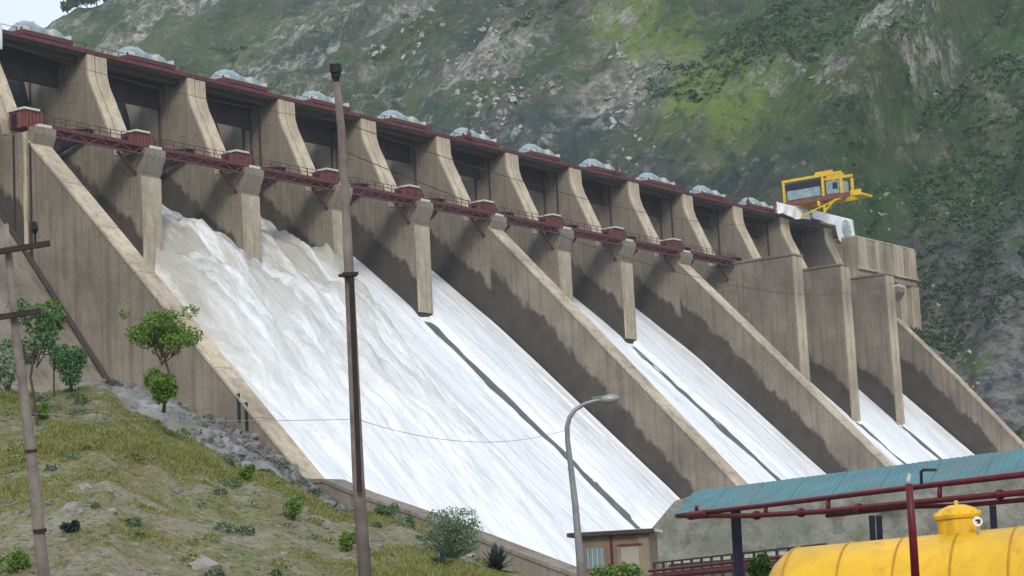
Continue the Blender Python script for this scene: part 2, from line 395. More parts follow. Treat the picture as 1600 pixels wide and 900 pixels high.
# training walls
for i in (0, 5, 8, 12):
    top = [(1.5, -.9), (0, -1.5)] + [(y, walltop(y)) for y in (-12, -24, -36)]
    if i == 0: top += [(-43, walltop(-43)), (-45.5, -46.6), (-50, -48.4), (-58, -51.1), (-76, -57.8), (-112, -70), (-112, -125), (-30, -62)]
    elif i == 12: top = [(-4.9, -6.2), (-16, -18.3), (-30.1, -34.6), (-100, -110), (-100, -125)]
    else: top += [(-110, walltop(-110)), (-110, -128)]
    body = top + [(1.5, -24)]
    x0, x1 = (-HT + .05, 1.3) if i != 12 else (-HT + .4, 0.6)
    o = MB().prismx(body, i * P + x0, i * P + x1).build('training_wall', MAT['conc_wall'] if i else MAT['conc_dry'], dam, bevel=.1)
    o['label'] = {0: 'nearest sloping wall with a broad tan face', 5: 'middle sloping wall, dark wet along its foot', 8: 'sloping wall past the seventh hoist house, dark wet below', 12: 'far thin sloping wall against the rocky bank'}[i]
    cp = [q for q in top if q[0] <= (0 if i != 12 else -4) and q[1] > -120][: (len(top) - 2 if i == 0 else len(top) - 1)]
    a = [(y, z + .28) for y, z in cp]; b = [(y, z + .03) for y, z in cp]
    for k in range(len(cp) - 1):        # coping slabs, one pour after another
        n = max(1, int(math.hypot(cp[k+1][0]-cp[k][0], cp[k+1][1]-cp[k][1]) / 6))
        for q in range(n):
            t0 = (q + .01) / n; t1 = (q + .985) / n
            ya, za = [cp[k][j] + (cp[k+1][j]-cp[k][j]) * t0 for j in (0, 1)]; yb, zb = [cp[k][j] + (cp[k+1][j]-cp[k][j]) * t1 for j in (0, 1)]
            if ya < -95: continue
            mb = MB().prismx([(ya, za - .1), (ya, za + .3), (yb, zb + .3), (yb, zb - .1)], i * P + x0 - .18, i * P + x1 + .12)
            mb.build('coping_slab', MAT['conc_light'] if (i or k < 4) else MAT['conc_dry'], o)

for yy in (-33.45, -34.55): MB().box(-HT - .03, -HT + .045, yy - .22, yy + .22, yy - 5.6, yy - 2.4).build('drain_slot', MAT['dark'], dam)
# chute floor
for a, b in ((0, 5), (5, 8), (8, 12)):
    ys = np.linspace(26, -118, 90); xs = np.array([a * P + 1.2, b * P - 1.7])
    Pm = np.zeros((len(xs), len(ys), 3)); Pm[..., 0] = xs[:, None]; Pm[..., 1] = ys; Pm[..., 2] = chute(ys)
    fastgrid('chute_floor', Pm, MAT['chute'], dam)

# road deck over the piers
dk = MB().box(-60, 231, 9.7, 15.4, 14.9, 15.5).build('road_deck', MAT['conc_dry'], dam)
rail0 = None
for i in range(-1, 12):
    mb = MB().box(.06, P - .06, 9.35, 9.69, 14.95, 15.5)
    r = mb.build('edge_girder', MAT['maroon'], dam, loc=(i * P, 0, 0)) if rail0 is None else rail0.copy()
    if rail0 is None: rail0 = r
    else: col.objects.link(r); r.location = (i * P, 0, 0); r.parent = dam
hb = MB()
for z in (16.2,): hb.beam((-58, 9.45, z), (230, 9.45, z), .06, .06)
for k in range(0, 97): hb.box(-58 + 3 * k - .04, -58 + 3 * k + .04, 9.4, 9.5, 15.62, 16.2)
hb.build('parapet_rail', MAT['maroon'], dam)['kind'] = 'stuff'
ug = MB()
for i in range(-1, 12):
    for yy in (11.5, 14.6): ug.box(i * P + HT + .02, (i+1) * P - HT - .02, yy - .3, yy + .3, 14.0, 14.89)
ug.build('deck_beams', MAT['pipe'], dam)['kind'] = 'stuff'

bm0 = None
for i in range(-1, 12):                 # dark panel added to close each bay and stand for the road's dim underside
    o = MB().box(HT + .02, P - HT - .02, 15.05, 15.38, 11.2, 14.88).build('bay_fill_panel', MAT['bayfill']) if bm0 is None else bm0.copy()
    if bm0 is None: bm0 = o
    else: col.objects.link(o)
    o.parent = dam; o.location = (i * P, 0, 0)
# abutment block right of the last pier, with buttress strips and a ledge
bs = MB().box(229.9, 237.2, 7.9, 12, 13.02, 17.2).build('parapet_end', MAT['conc_dry'], dam, bevel=.1)
ab = MB().box(229.9, 258, 4.2, 24, -14, 12.4).build('abutment_block', MAT['conc_mid'], dam, bevel=.1)
MB().box(229.9, 258.1, 4.1, 10, 12.42, 12.8).build('coping', MAT['conc_light'], ab, bevel=.05)
MB().box(229.9, 258.4, 3.7, 4.18, 5.6, 6.1).build('ledge', MAT['conc_light'], ab, bevel=.05)
MB().box(229.9, 258.2, 3.75, 4.18, 4.0, 4.5).build('ledge', MAT['conc_dry'], ab, bevel=.05)
for x0, x1 in ((230.5, 234), (238.5, 241.0), (247.5, 251.5), (254.5, 258)):
    MB().box(x0, x1, 3.8, 4.18, 6.12, 12.38).build('buttress', MAT['conc_light'], ab, bevel=.05)
    MB().box(x0, x1, 3.7, 4.18, -13, 3.98).build('buttress', MAT['conc_light'], ab, bevel=.05)
# non-overflow section at the near end, its stepped face meets the first wall
no = MB().prismx([(9, 14.8), (9, -6), (5.4, -9.5), (-12.4, -32.0), (-20, -41), (-20, -70), (26, -70), (26, 14.8)], -62, -HT - .02).build('non_overflow_section', MAT['conc_dry'], dam)
pp = MB().tube([(-2.15, 5.2, -9.3), (-2.15, -12.6, -31.6), (-2.15, -20, -40.6)], .32, 8).build('slot_or_pipe_tube', MAT['pipe'], no)
for y, m_, wd in ((2.6, 'pipe', .22), (.55, 'conc_light', .6), (-.35, 'pipe', .22)):
    zz = -30 if y == 2.6 else -20.5 if y > 0 else -18
    zt = -.3 if y < 3 else 0
    MB().box(-HT - .22, -HT - .005, y - wd / 2, y + wd / 2, max(zz, -1.35 + 1.2 * y - 18), -1.7 if y < 0 else -.2).build('joint_strip', MAT[m_], dam)

# gates, service walkway, hoist houses, hoist covers: one of each per bay or pier
def make_gate():
    g = empty('radial_gate', (P / 2, 18, -4))
    pts = []
    for k in range(9):
        a = rad(-35 + 70 * k / 8); pts.append((9 - 11.5 * math.cos(a) + 2.5 + 1.2, 9.4 + 11.5 * math.sin(a) * 1.33))
    prof = [(y, z) for y, z in pts] + [(y + .35, z) for y, z in reversed(pts)]
    MB().prismx(prof, -P/2 + HT + .02, P/2 - HT - .02).build('skin_plate', MAT['dark'], g)
    for sx in (-1, 1):
        for zt in (3.2, 9): MB().beam((sx * 5.5, 1.7, zt), (sx * 7.2, -11, 7.2), .5, .7).build('gate_arm', MAT['dark'], g)
    for z in (3.2, 6, 9, 12): MB().box(-P/2 + HT + .1, P/2 - HT - .1, .7, 1.25, z, z + .3).build('gate_girder', MAT['dark'], g)
    return g
g0 = make_gate()
for i in range(12):
    g = g0 if i == 0 else copy_tree(g0); g.location = (i * P + P / 2, 19.3, -3.2)
    tag(g, 'dark steel radial gate in the %s bay of the dam counted from the left' % ORD[i], 'gate', 'radial gates in the dam bays')

def make_span():
    s = empty('walkway_span', (0, 0, 0))
    L0, L1 = HT + .05, P - HT - .05
    MB().box(L0 - 1.5, L1 + 1.5, -.75, -.55, .46, .95).build('edge_beam', MAT['maroon'], s)
    MB().box(L0 - 1.5, L1 + 1.5, 2.4, 2.6, .46, .95).build('edge_beam', MAT['maroon'], s)
    MB().box(L0, L1, -.54, 2.39, .5, .62).build('floor_plate', MAT['maroon'], s)
    MB().box(L0, L1, -.7, -.5, -.55, -.3).build('bottom_chord', MAT['maroon'], s)
    br = MB(); n = 8
    for k in range(n):
        a = L0 + (L1 - L0) * k / n; b = L0 + (L1 - L0) * (k + 1) / n
        br.beam((a, -.6, -.4 if k % 2 else .5), (b, -.6, .5 if k % 2 else -.4), .14, .14)
    br.build('lattice', MAT['maroon'], s)
    hr = MB()
    for z in (1.5, 2.0): hr.beam((L0 - 1.4, -.65, z), (L1 + 1.4, -.65, z), .07, .07)
    for k in range(9): hr.box(L0 + (L1 - L0) * k / 8 - .05, L0 + (L1 - L0) * k / 8 + .05, -.7, -.6, .95, 2.0)
    hr.build('handrail', MAT['maroon'], s)
    for a, b in ((L0, L0 + 3.2), (L1, L1 - 3.2)): MB().beam((a, .8, -2.9), (b, .8, -.3), .28, .28).build('knee_brace', MAT['maroon'], s)
    return s
s0 = make_span()
for i in range(0, 9):
    s = s0 if i == 0 else copy_tree(s0); s.location = (i * P, 0, 0)
    tag(s, 'maroon steel lattice walkway span crossing the %s bay from the left' % ORD[i], 'walkway', 'steel walkway spans between the piers')

def make_house():
    h = empty('hoist_house', (0, 0, 0))
    MB().box(-1.7, 2.2, .2, 3.2, 0, 2.5).build('wall', MAT['red'], h, bevel=.04)
    for k in range(6): MB().box(-1.6 + k * .72, -1.5 + k * .72, .08, .19, .1, 2.45).build('panel_rib', MAT['maroon'], h)
    for k in range(3): MB().box(-1.83, -1.71, .5 + k, .62 + k, .1, 2.45).build('panel_rib', MAT['maroon'], h)
    MB().box(-1.82, -1.71, 1.7, 2.7, .05, 2.1).build('door', MAT['navy'], h)
    MB().box(-2.0, 1.2, -.1, 3.4, 2.51, 2.85).build('roof_slab', MAT['slab_white'], h, bevel=.05)
    MB().box(1.3, 3.2, .4, 2.9, .02, 1.9).build('motor_cabinet', MAT['maroon'], h, bevel=.04)
    return h
h0 = make_house()
for i in range(0, 9):
    h = h0 if i == 0 else copy_tree(h0); h.location = (i * P - .3, .6, .64 if i < 12 else 0)
    h.scale = (.82, .95, .86)
    tag(h, 'rusty red hoist house with pale slab roof, %s from the left along the walkway' % ORD[i], 'hoist house', 'red hoist houses on the piers')
for i in (9, 10, 12):
    c = MB().box(-1.2, 1.0, -.6, 1.4, .44, 2.0).build('control_box', MAT['pipe'], loc=(i * P + .3, 2.4 if i != 12 else 1.0, 0), bevel=.05)
    tag(c, 'small dark control box standing at the foot of the %s upper pier from the left' % ORD[i], 'control box', 'control boxes on the far piers')

def hump(x0, x1, h, yw, seed):
    n, mm = 37, 17; Pm = np.zeros((n, mm, 3))
    for i in range(n):
        t = i / (n - 1); x = x0 + (x1 - x0) * t
        env = max(0, math.sin(math.pi * t ** .8)) ** .62
        for j in range(mm):
            a = math.pi * j / (mm - 1)
            f = 1 + .16 * float(vnoise(t * 5 + seed * 9, a * 2.2, 0, seed)) + .07 * float(vnoise(t * 14, a * 6, 0, seed + 3))
            Pm[i, j] = (x, -yw * math.cos(a) * (.55 + .45 * env), h * env * f * math.sin(a) ** .8)
    return MB().grid(Pm)
def make_cover():
    c = empty('hoist_cover', (0, 0, 0))
    MB().box(-5.3, 5.2, -2.6, 2.6, -.3, .35).build('base_frame', MAT['maroon'], c)
    hump(-5.0, 1.9, 2.15, 2.3, 1).build('dome', MAT['cover'], c, smooth=True, loc=(0, 0, .36))
    hump(1.2, 4.9, 1.75, 2.2, 2).build('dome', MAT['cover'], c, smooth=True, loc=(0, 0, .37))
    for x0, x1, zt in ((-5.0, -3.6, 1.0), (1.0, 1.5, 1.5), (4.5, 5.1, 1.1)): MB().box(x0, x1, -2.35, -1.3, .36, zt).build('gear_box', MAT['slab_white'], c, bevel=.05)
    for x in (-5.1, 5.0): MB().box(x - .1, x + .1, -2.3, -2.1, .36, .8).build('lug', MAT['maroon'], c)
    return c
c0 = make_cover()
for i in range(12):
    c = c0 if i == 0 else copy_tree(c0); c.location = (i * P + P / 2 + .9, 11.6, 15.9); c.scale = (.84 + .03 * (i * 7 % 3), .85, .88)
    tag(c, 'pale blue-green double-domed hoist cover on the dam top, %s from the left' % ORD[i], 'cover', 'domed hoist covers along the dam crest')
for x, hh, k in ((-9, 2, 0), (101.5, 4.4, 1), (146, 2.2, 2), (193.5, 3.2, 3)):
    lp = MB().tube([(x, 9, 15.56), (x, 9, 15.56 + hh)], .16, 6).box(x - .35, x + .35, 8.8, 9.2, 15.6, 16.6).build('mast', MAT['maroon'])
    tag(lp, ['short maroon post on the dam crest near its left end', 'tall maroon mast standing on the crest above the fifth pier', 'stubby maroon post on the crest between pale domes', 'maroon post on the crest just left of the yellow crane'][k], 'post')

# yellow gantry crane on the crest
cr = empty('gantry_crane', (212, 12, 15.56), 'yellow gantry crane with a windowed cab on the far end of the dam crest', 'crane')
def cp(mb, name, mat, **k): return put(mb.build(name, MAT[mat], **k), cr)
X0, X1 = 209.5, 215.5
for x in (X0, X1):
    for y in (14.5, 2.5): cp(MB().box(x - .3, x + .3, y - .3, y + .3, 15.6 if y > 8.4 else 16.9, 18.0), 'leg', 'yellow')
    cp(MB().box(x - .3, x + .3, -6.5, 15.2, 18.0, 19.0), 'main_girder', 'red' if x == X0 else 'yellow')
    for y in (12.2, 1.0, -4.2): cp(MB().box(x - .28, x + .28, y - .28, y + .28, 19.02, 24.2 - (.9 if y < 0 else 0)), 'post', 'yellow')
    cp(MB().box(x - .25, x + .25, -4.4, 12.6, 23.6, 24.2).box(x - .2, x + .2, -2, 3, 24.22, 24.8), 'top_rail', 'yellow')
for y in (-6.3, -1, 4, 9, 15): cp(MB().box(X0 + .32, X1 - .32, y - .2, y + .2, 18.2, 18.8), 'cross_beam', 'yellow')
cp(MB().box(X0 + .1, X1 - .1, 2, 11.5, 19.3, 21.6), 'machine_house', 'cover', bevel=.1)
cp(MB().box(X0 - .05, X1 + .1, 1.6, 11.8, 21.62, 23.1), 'window_band', 'navy')
cp(MB().box(X0 + .6, X1 - .6, -3.4, .6, 19.3, 22.4), 'cab', 'cover', bevel=.1)
cp(MB().box(X0 + .52, X0 + .59, -2.8, -1.4, 20.4, 21.8), 'cab_window', 'navy')
cp(MB().beam((X0, 1, 17.0), (X0, 1, 15.0), .5, .5, (1, 0, 0)).beam((X0, -2.5, 18), (X0, 1, 15.4), .4, .4), 'knee_brace', 'yellow')
cp(MB().box(X0, X1, -9.5, -6.52, 18.0, 18.5).box(X0, X0 + .15, -9.5, -6.5, 18.5, 19.3), 'end_platform', 'yellow')
cp(MB().beam((X0, 7.7, 15.2), (X0, -4, 18.0), .35, .35), 'brace', 'yellow')
cr.scale = (.82, .80, .88); cr.location = (214, 10.5, 15.56)

# banners hung over the parapet
def banner(name, x0, x1, ztop, zbot, seed, label, y0=7.9, jag=.0):
    n, mm = 26, 22; Pm = np.zeros((n, mm, 3))
    for i in range(n):
        for j in range(mm):
            x = x0 + (x1 - x0) * i / (n-1); t = j / (mm-1)
            zb = zbot(i / (n-1)); z = ztop + (zb - ztop) * t
            Pm[i, j] = (x, y0 - .15 - .35 * t - .16 * math.sin(i * .9 + t * 3 + seed) * (.3 + t), z)
    o = MB().grid(Pm).build(name, MAT['white'], smooth=True)
    sm = o.modifiers.new('solid', 'SOLIDIFY'); sm.thickness = .03
    return tag(o, label, 'banner')
b1 = banner('hanging_banner', 217.5, 236.6, 17.4, lambda t: 15.6 - 1.2 * t if t < .5 else 15.0 - 3.4 * sstep(.5, .62, t) - .4 * math.sin(t * 9), 1, 'white cloth banner with a grey round emblem draped over the crest beside the yellow crane')
em = MB(); cx, cz, rx, rz_ = 232.3, 14.4, 2.0, 2.5; N = 40
for r0, r1 in ((.86, 1.0), (0, .62)):
    for k in range(N):
        a0, a1 = 2*math.pi*k/N, 2*math.pi*(k+1)/N; n = len(em.v)
        for r, a in ((r0, a0), (r1, a0), (r1, a1), (r0, a1)):
            tt = (17.4 - (cz + rz_ * r * math.sin(a))) / 6.2
            em.v.append((cx + rx * r * math.cos(a), 7.9 - .15 - .35 * tt - .33 - .03, cz + rz_ * r * math.sin(a)))
        em.f.append((n, n+1, n+2, n+3))
for k in range(10):
    a = 2 * math.pi * k / 10; em.box(cx + rx*.74*math.cos(a) - .16, cx + rx*.74*math.cos(a) + .16, 7.17, 7.2, cz + rz_*.74*math.sin(a) - .22, cz + rz_*.74*math.sin(a) + .22)
em.build('emblem', MAT['emblem'], b1)
banner('hanging_tarp', -8, 1.0, 15.7, lambda t: 13.6 - 1.5 * abs(math.sin(t * 5)), 4, 'rumpled white tarpaulin hanging from the crest at the left edge of the dam')
banner('hanging_tarp', 203.2, 216.5, 17.3, lambda t: 14.8 + .3 * math.sin(t * 9), 2, 'crumpled white cloth lying along the crest under the yellow crane', y0=8.1)

# ------------------------------------------------------------------ water on the chutes
BAY = [2.4, 6.2, 6.6, .75, .95, .7, .75, .8, .55, .6, .6, .6]
def water_section(a, b, ylow):
    xs = np.arange(a * P + 1.32, b * P - 1.78, .42); ys = np.concatenate([np.arange(19.5, -60, -.5), np.arange(-60, ylow, -1.0)])
    X, Y = np.meshgrid(xs, ys, indexing='ij')
    bi = X / P; i0 = np.clip(np.floor(bi), 0, 11).astype(int); fr = bi - np.floor(bi)
    T = np.array(BAY)[i0]
    soft = np.zeros_like(X); wsum = 0          # bays spread into each other downstream
    for k in range(12):
        cx = (k + .5) * P; sig = 7 + np.clip(-Y, 0, 80) * .16
        wk = np.exp(-((X - cx) / sig) ** 2); soft += wk * BAY[k]; wsum = wsum + wk
    soft /= wsum
    t = T * sstep(0, -1, Y * .04 + 0) * 0
    mixd = sstep(2, -25, Y)
    T = T * (1 - mixd) + soft * mixd
    rise = np.interp(-Y, [-20, -16.7, -10.6, -2.3, 6, 25, 60, 130], [.28, .34, .45, .95, 1.0, .72, .4, .3])
    big = T > 1.6
    T = np.where(T > 1.2, 1.2 + (T - 1.2) * rise, T * np.interp(-Y, [-20, 0, 30, 130], [.7, 1, 1.1, 1.4]))
    turb = np.clip((T - .9) / 4, 0, 1) * (.22 + .78 * sstep(-42, -6, Y))
    st = fbm(X * .55, Y * .07, 0, 4, 3) * .30 + fbm(X * 1.6, Y * .16, 0, 3, 9) * .12
    lump = fbm(X * .17 + .3 * vnoise(X * .1, Y * .1, 0, 4), Y * .10 + 5, 0, 5, 21) * 1.5 + np.abs(fbm(X * .40, Y * .12, 0, 4, 31, .5)) * 1.3 + fbm(X * 1.1, Y * .45, 0, 4, 41, .65) * .5
    z = T + st * (.35 + turb) + lump * turb
    # wakes behind the piers
    for k in range(a + 1, b):
        y0 = -12.8 if k in (9, 10, 11) else 0
        if k <= 3:
            dep = 2.6 if k == 1 else 1.8; z = z - dep * np.exp(-((X - k * P - .4 * np.sin(Y * .15)) / 1.6) ** 2) * sstep(y0 + 1, y0 - 2, Y) * sstep(-45, -8, Y)
        else:
            wd = np.interp(-(Y - y0), [0, 8, 90], [2.0, 1.5, 1.1]) * (1 + .38 * vnoise(Y * .16, Y * 0 + k) + .25 * vnoise(Y * .6, X * 1.1, 0, k))
            cxs = k * P + .35 * vnoise(Y * .08, Y * 0, 0, k)
            z = z * (1 - .68 * np.exp(-((X - cxs + 1.6) / 4.2) ** 2) * sstep(y0 + 1, y0 - 4, Y) * (1 - .5 * sstep(-55, -95, Y)))
            m1 = np.exp(-((X - cxs) / wd) ** 4) * sstep(y0 + 1, y0 - 1, Y) * (1 - .35 * sstep(-50, -80, Y)); m1 = m1 * np.clip(1 - .18 * sstep(y0 - 10, y0 - 60, Y) + .14 * vnoise(Y * .12, Y * 0, 0, k + 40), 0, 1); z = z * (1 - m1) - .34 * m1 + m1 * .42 * np.clip(fbm(X * 2.2, Y * .25, 0, 3, 66), 0, 1)
            m2 = np.exp(-((X - cxs - 3.6) / .6) ** 2) * sstep(-14, -24, Y) * sstep(-.5, .1, vnoise(Y * .10, Y * 0, 0, k + 5)); z = z * (1 - m2) - .15 * m2
            z = z + .45 * np.exp(-((np.abs(X - cxs) - wd - .9) / .5) ** 2) * sstep(y0, y0 - 3, Y)
    ed = np.minimum(X - (a * P + 1.3), b * P - 1.8 - X)
    z = z + .5 * np.exp(-(ed / .7) ** 2) * sstep(6, -4, Y)
    if a == 5 or a == 0: z = z - .8 * np.exp(-((b * P - 1.8 - X - 2.6) / .35) ** 2) * sstep(-2, -10, Y) * sstep(-60, -20, Y)
    Z = chute(Y) + z
    o = fastgrid('spillway_water', np.stack([X, Y, Z], -1), MAT['water']); o['kind'] = 'structure'
    return o
water_section(0, 5, -112); water_section(5, 8, -80); water_section(8, 12, -70)
# upstream reservoir, river and ground far below
for nm, x0, x1, y0, y1, z, mt in (('reservoir', -400, 260, 26.5, 900, 6, 'river'), ('river', -60, 700, -900, -90, -118, 'river'), ('ground', -5000, 5000, -5000, 5000, -124, 'earth')):
    o = MB(); o.v = [(x0, y0, z), (x1, y0, z), (x1, y1, z), (x0, y1, z)]; o.f = [(0, 1, 2, 3)]; o.build(nm, MAT[mt])['kind'] = 'structure'

# ------------------------------------------------------------------ mountain behind and right bank
def mountain_z(X, Y, detail=True):
    ze = np.interp(Y, [-140, -100, -30, -5, 2, 24, 30], [-112, -104, -38, -12, -6, -1, 3])
    edge = 231 + 27.5 * sstep(-22, 2, Y) * sstep(27, 25, Y)
    r = np.clip(X - edge, 0, None)
    s = np.interp(r, [0, 25, 120, 400, 1500], [0, 24, 92, 300, 1080])
    k = np.clip(r / 60, 0, 1)
    z = ze + s + k * (fbm(X * .006, Y * .006, 0, 5, 51) * 11 + np.abs(fbm(X * .012 + Y * .006, Y * .016 - X * .005, 0, 5, 52)) * 12 - 5)
    H = 243 + .42 * (508 - Y) + fbm(Y * .02, Y * 0, 0, 3, 7) * 4
    z = np.where(z > H, H + (z - H) * .02, z)
    kk = np.clip(r / 10, .1, 1)
    z = z + kk * (fbm(X * .05, Y * .05, 0, 5, 61, .6) * 3.4 + np.abs(fbm(X * .11, Y * .11, 0, 4, 67, .65)) * 3.4)
    return z
def terr(xs, ys, name):
    X, Y = np.meshgrid(xs, ys, indexing='ij'); Z = mountain_z(X, Y)
    o = fastgrid(name, np.stack([X, Y, Z], -1), MAT['mount']); o['kind'] = 'structure'; return o
gx = np.concatenate([np.arange(230.6, 330, 1.3), np.arange(330, 560, 3.2), np.arange(560, 1500, 12)])
gy = np.concatenate([np.arange(-220, -60, 8), np.arange(-60, 60, 1.3), np.arange(60, 340, 3.2), np.arange(340, 1000, 5)])
terr(gx, gy, 'mountain')

def leafcloud(centers, radii, n, size, seed, flat=.75):
    rng = np.random.RandomState(seed); mb = MB()
    C = np.array(centers); Rr = np.array(radii); vol = Rr ** 2; pick = rng.choice(len(C), n, p=vol / vol.sum())
    d = rng.normal(size=(n, 3)); d /= np.linalg.norm(d, axis=1)[:, None]
    rr = Rr[pick] * rng.uniform(.35, 1.05, n) ** .6
    p = C[pick] + d * rr[:, None] * np.array([1, 1, flat])
    a = rng.normal(size=(n, 3)); a /= np.linalg.norm(a, axis=1)[:, None]
    b = np.cross(a, rng.normal(size=(n, 3))); b /= np.linalg.norm(b, axis=1)[:, None]
    sz = size * rng.uniform(.6, 1.4, n)[:, None]
    V = np.stack([p - a * sz, p + b * sz * .45, p + a * sz, p - b * sz * .45], 1).reshape(-1, 3)
    mb.v = [tuple(v) for v in V]; mb.f = [(4*i, 4*i+1, 4*i+2, 4*i+3) for i in range(n)]
    return mb
# scrub over the mountain: too many to count
rng = np.random.RandomState(3)
def ztri(x, y): return mountain_z(np.array([x]), np.array([y]))[0]
N = 80000
rr = rng.uniform(0, 1, N) ** 1.4
sx = 233 + rr * 420; sy = -60 + rng.uniform(0, 1, N) * (120 + (sx - 233) * 1.5)
dens = fbm(sx * .02, sy * .02, 0, 4, 88) + .25 * vnoise(sx * .1, sy * .1, 0, 5)
inblk = (sy > 2) & (sy < 28) & (sx < 259)
keep = (dens > .27 + .5 * sstep(0, -20, mountain_z(sx, sy))) & ~inblk; sx, sy = sx[keep], sy[keep]; sz_ = mountain_z(sx, sy)
n = len(sx); K = 11
cs = np.repeat(np.stack([sx, sy, sz_], 1), K, 0); rad_ = np.repeat(np.random.uniform(.5, 1.7, n) ** 1.3 * np.interp(sx, [233, 400, 700], [.5, .9, 1.3]), K)
d = rng.normal(size=(n*K, 3)); d /= np.linalg.norm(d, axis=1)[:, None]; d[:, 2] = np.abs(d[:, 2]) * .8
p = cs + d * rad_[:, None] * rng.uniform(.5, 1, n*K)[:, None]
a = rng.normal(size=(n*K, 3)); a /= np.linalg.norm(a, axis=1)[:, None]; b = np.cross(a, rng.normal(size=(n*K, 3))); b /= np.linalg.norm(b, axis=1)[:, None]
s_ = rad_[:, None] * .36
V = np.stack([p - a*s_, p + b*s_*.7, p + a*s_, p - b*s_*.7], 1).reshape(-1, 3)
me = bpy.data.meshes.new('hill_scrub'); me.from_pydata(V.tolist(), [], np.arange(len(V)).reshape(-1, 4).tolist()); me.materials.append(MAT['scrub'])
o = bpy.data.objects.new('hill_scrub', me); col.objects.link(o); tag(o, 'dark green scrub bushes scattered over the mountainside', 'scrub', kind='stuff')
# pale crags on the slope
def rockobj(name, c, r, mat, seed, label, cat='rock', group=None, sub=2, squash=(1, 1, .7)):
    import bmesh
    bm = bmesh.new(); bmesh.ops.create_icosphere(bm, subdivisions=sub, radius=1)
    rs = np.random.RandomState(seed); of = rs.uniform(0, 50, 3)
    V = np.array([v.co[:] for v in bm.verts]); nn = fbm(V[:, 0] * 1.6 + of[0], V[:, 1] * 1.6 + of[1], V[:, 2] * 1.6 + of[2], 3, seed)
    q = np.round(nn * 4) / 4 * .5 + nn * .5
    for v, k in zip(bm.verts, q): v.co = Vector([v.co[j] * (1 + .42 * k) * r * squash[j] for j in range(3)])
    me = bpy.data.meshes.new(name); bm.to_mesh(me); bm.free(); me.materials.append(MAT[mat])
    o = bpy.data.objects.new(name, me); col.objects.link(o); o.location = tuple(map(float, c)); o.rotation_euler = (rs.uniform(-.3, .3), rs.uniform(-.3, .3), rs.uniform(0, 6))
    return tag(o, label, cat, group)
TT = np.arange(400, 1500, 3.0)
def hit(px, py, t0=400, t1=1500):        # where the sight line meets the mountain
    d = at(px, py, 1) - CAM
    Q = CAM + TT[:, None] * d; ok = (Q[:, 0] > 232) & (mountain_z(Q[:, 0], Q[:, 1]) > Q[:, 2])
    return Q[ok.argmax()] if ok.any() else None
crag = MB(); rs = np.random.RandomState(5)
for (cx, cy, w_, h_, n) in ((770, 130, 60, 95, 150), (745, 230, 30, 30, 18), (985, 165, 50, 90, 75), (975, 90, 22, 25, 22), (650, 35, 30, 40, 22), (1370, 40, 25, 12, 10), (1460, 150, 25, 15, 10), (870, 135, 12, 14, 6), (1290, 130, 40, 20, 12), (1490, 330, 60, 30, 26), (1370, 345, 60, 40, 30), (600, 82, 40, 8, 10), (1440, 470, 60, 60, 30), (1500, 560, 50, 60, 30)):
    for k in range(n * 3):
        px = cx + rs.normal() * w_ * .45; py = cy + rs.normal() * h_ * .5
        q = hit(px, py)
        if q is None: continue
        r = rs.uniform(.3, 1.0) * np.linalg.norm(q - CAM) / 700
        ax = [rs.normal(size=3) for _ in range(3)]; ax = [v / np.linalg.norm(v) for v in ax]
        crag.quad_box(q + [0, 0, -.25 * r], ax[0] * r, np.cross(ax[0], ax[1]) * r * .8, ax[2] * r * rs.uniform(.3, .9))
tag(crag.build('rock_outcrops', MAT['crag']), 'pale grey broken rock outcrops on the mountainside above the dam', 'rocks', kind='stuff')

# ------------------------------------------------------------------ trees
def tree(name, base, h, cr, mat, label, cat, seed, nleaf=1500, leaf=.16, trunk=.12, crown_z=.68, group=None, limbs=7, flat=.7, lean=(0, 0)):
    rs = np.random.RandomState(seed); base = np.array(base, float)
    t = empty(name, base, label, cat, group)
    mb = MB(); top = np.array([lean[0], lean[1], h * crown_z])
    mid = top * .5 + rs.normal(size=3) * [.04 * h, .04 * h, 0]
    mb.tube([(0, 0, -.4), mid * .5, mid, top], [trunk, trunk * .85, trunk * .7, trunk * .5], 8)
    cs, cr_ = [], []
    for k in range(limbs):
        an = 2 * math.pi * k / limbs + rs.uniform(-.4, .4); r = cr * rs.uniform(.35, .8); st = top * rs.uniform(.55, 1)
        e = np.array([top[0] + r * math.cos(an), top[1] + r * math.sin(an), h * rs.uniform(crown_z - .08, .93)])
        mb.tube([st, (st + e) / 2 + [0, 0, -.05 * h], e], [trunk * .45, trunk * .3, trunk * .15], 6)
        cs.append(e); cr_.append(cr * rs.uniform(.28, .5))
        cs.append(e + rs.normal(size=3) * cr * .25); cr_.append(cr * rs.uniform(.18, .34))
    cs.append(top + [0, 0, h * .18]); cr_.append(cr * .5)
    mb.build('trunk', MAT['bark'], t)
    leafcloud(cs, cr_, nleaf, leaf, seed, flat).build('crown', MAT[mat], t)
    return t
def bush(name, base, r, h, mat, label, cat, seed, n=700, leaf=.12, group=None):
    rs = np.random.RandomState(seed)
    t = empty(name, base, label, cat, group)
    cs = [np.array([rs.uniform(-.6, .6) * r, rs.uniform(-.6, .6) * r, h * rs.uniform(.25, .75)]) for _ in range(8)]
    st = MB()
    for c in cs[:5]: st.tube([(0, 0, -.2), c * .5, c], [.035, .025, .012], 5)
    st.build('stem', MAT['bark'], t)
    leafcloud(cs, [r * rs.uniform(.3, .55) for _ in cs], n, leaf, seed, h / r * .8).build('foliage', MAT[mat], t)
    return t

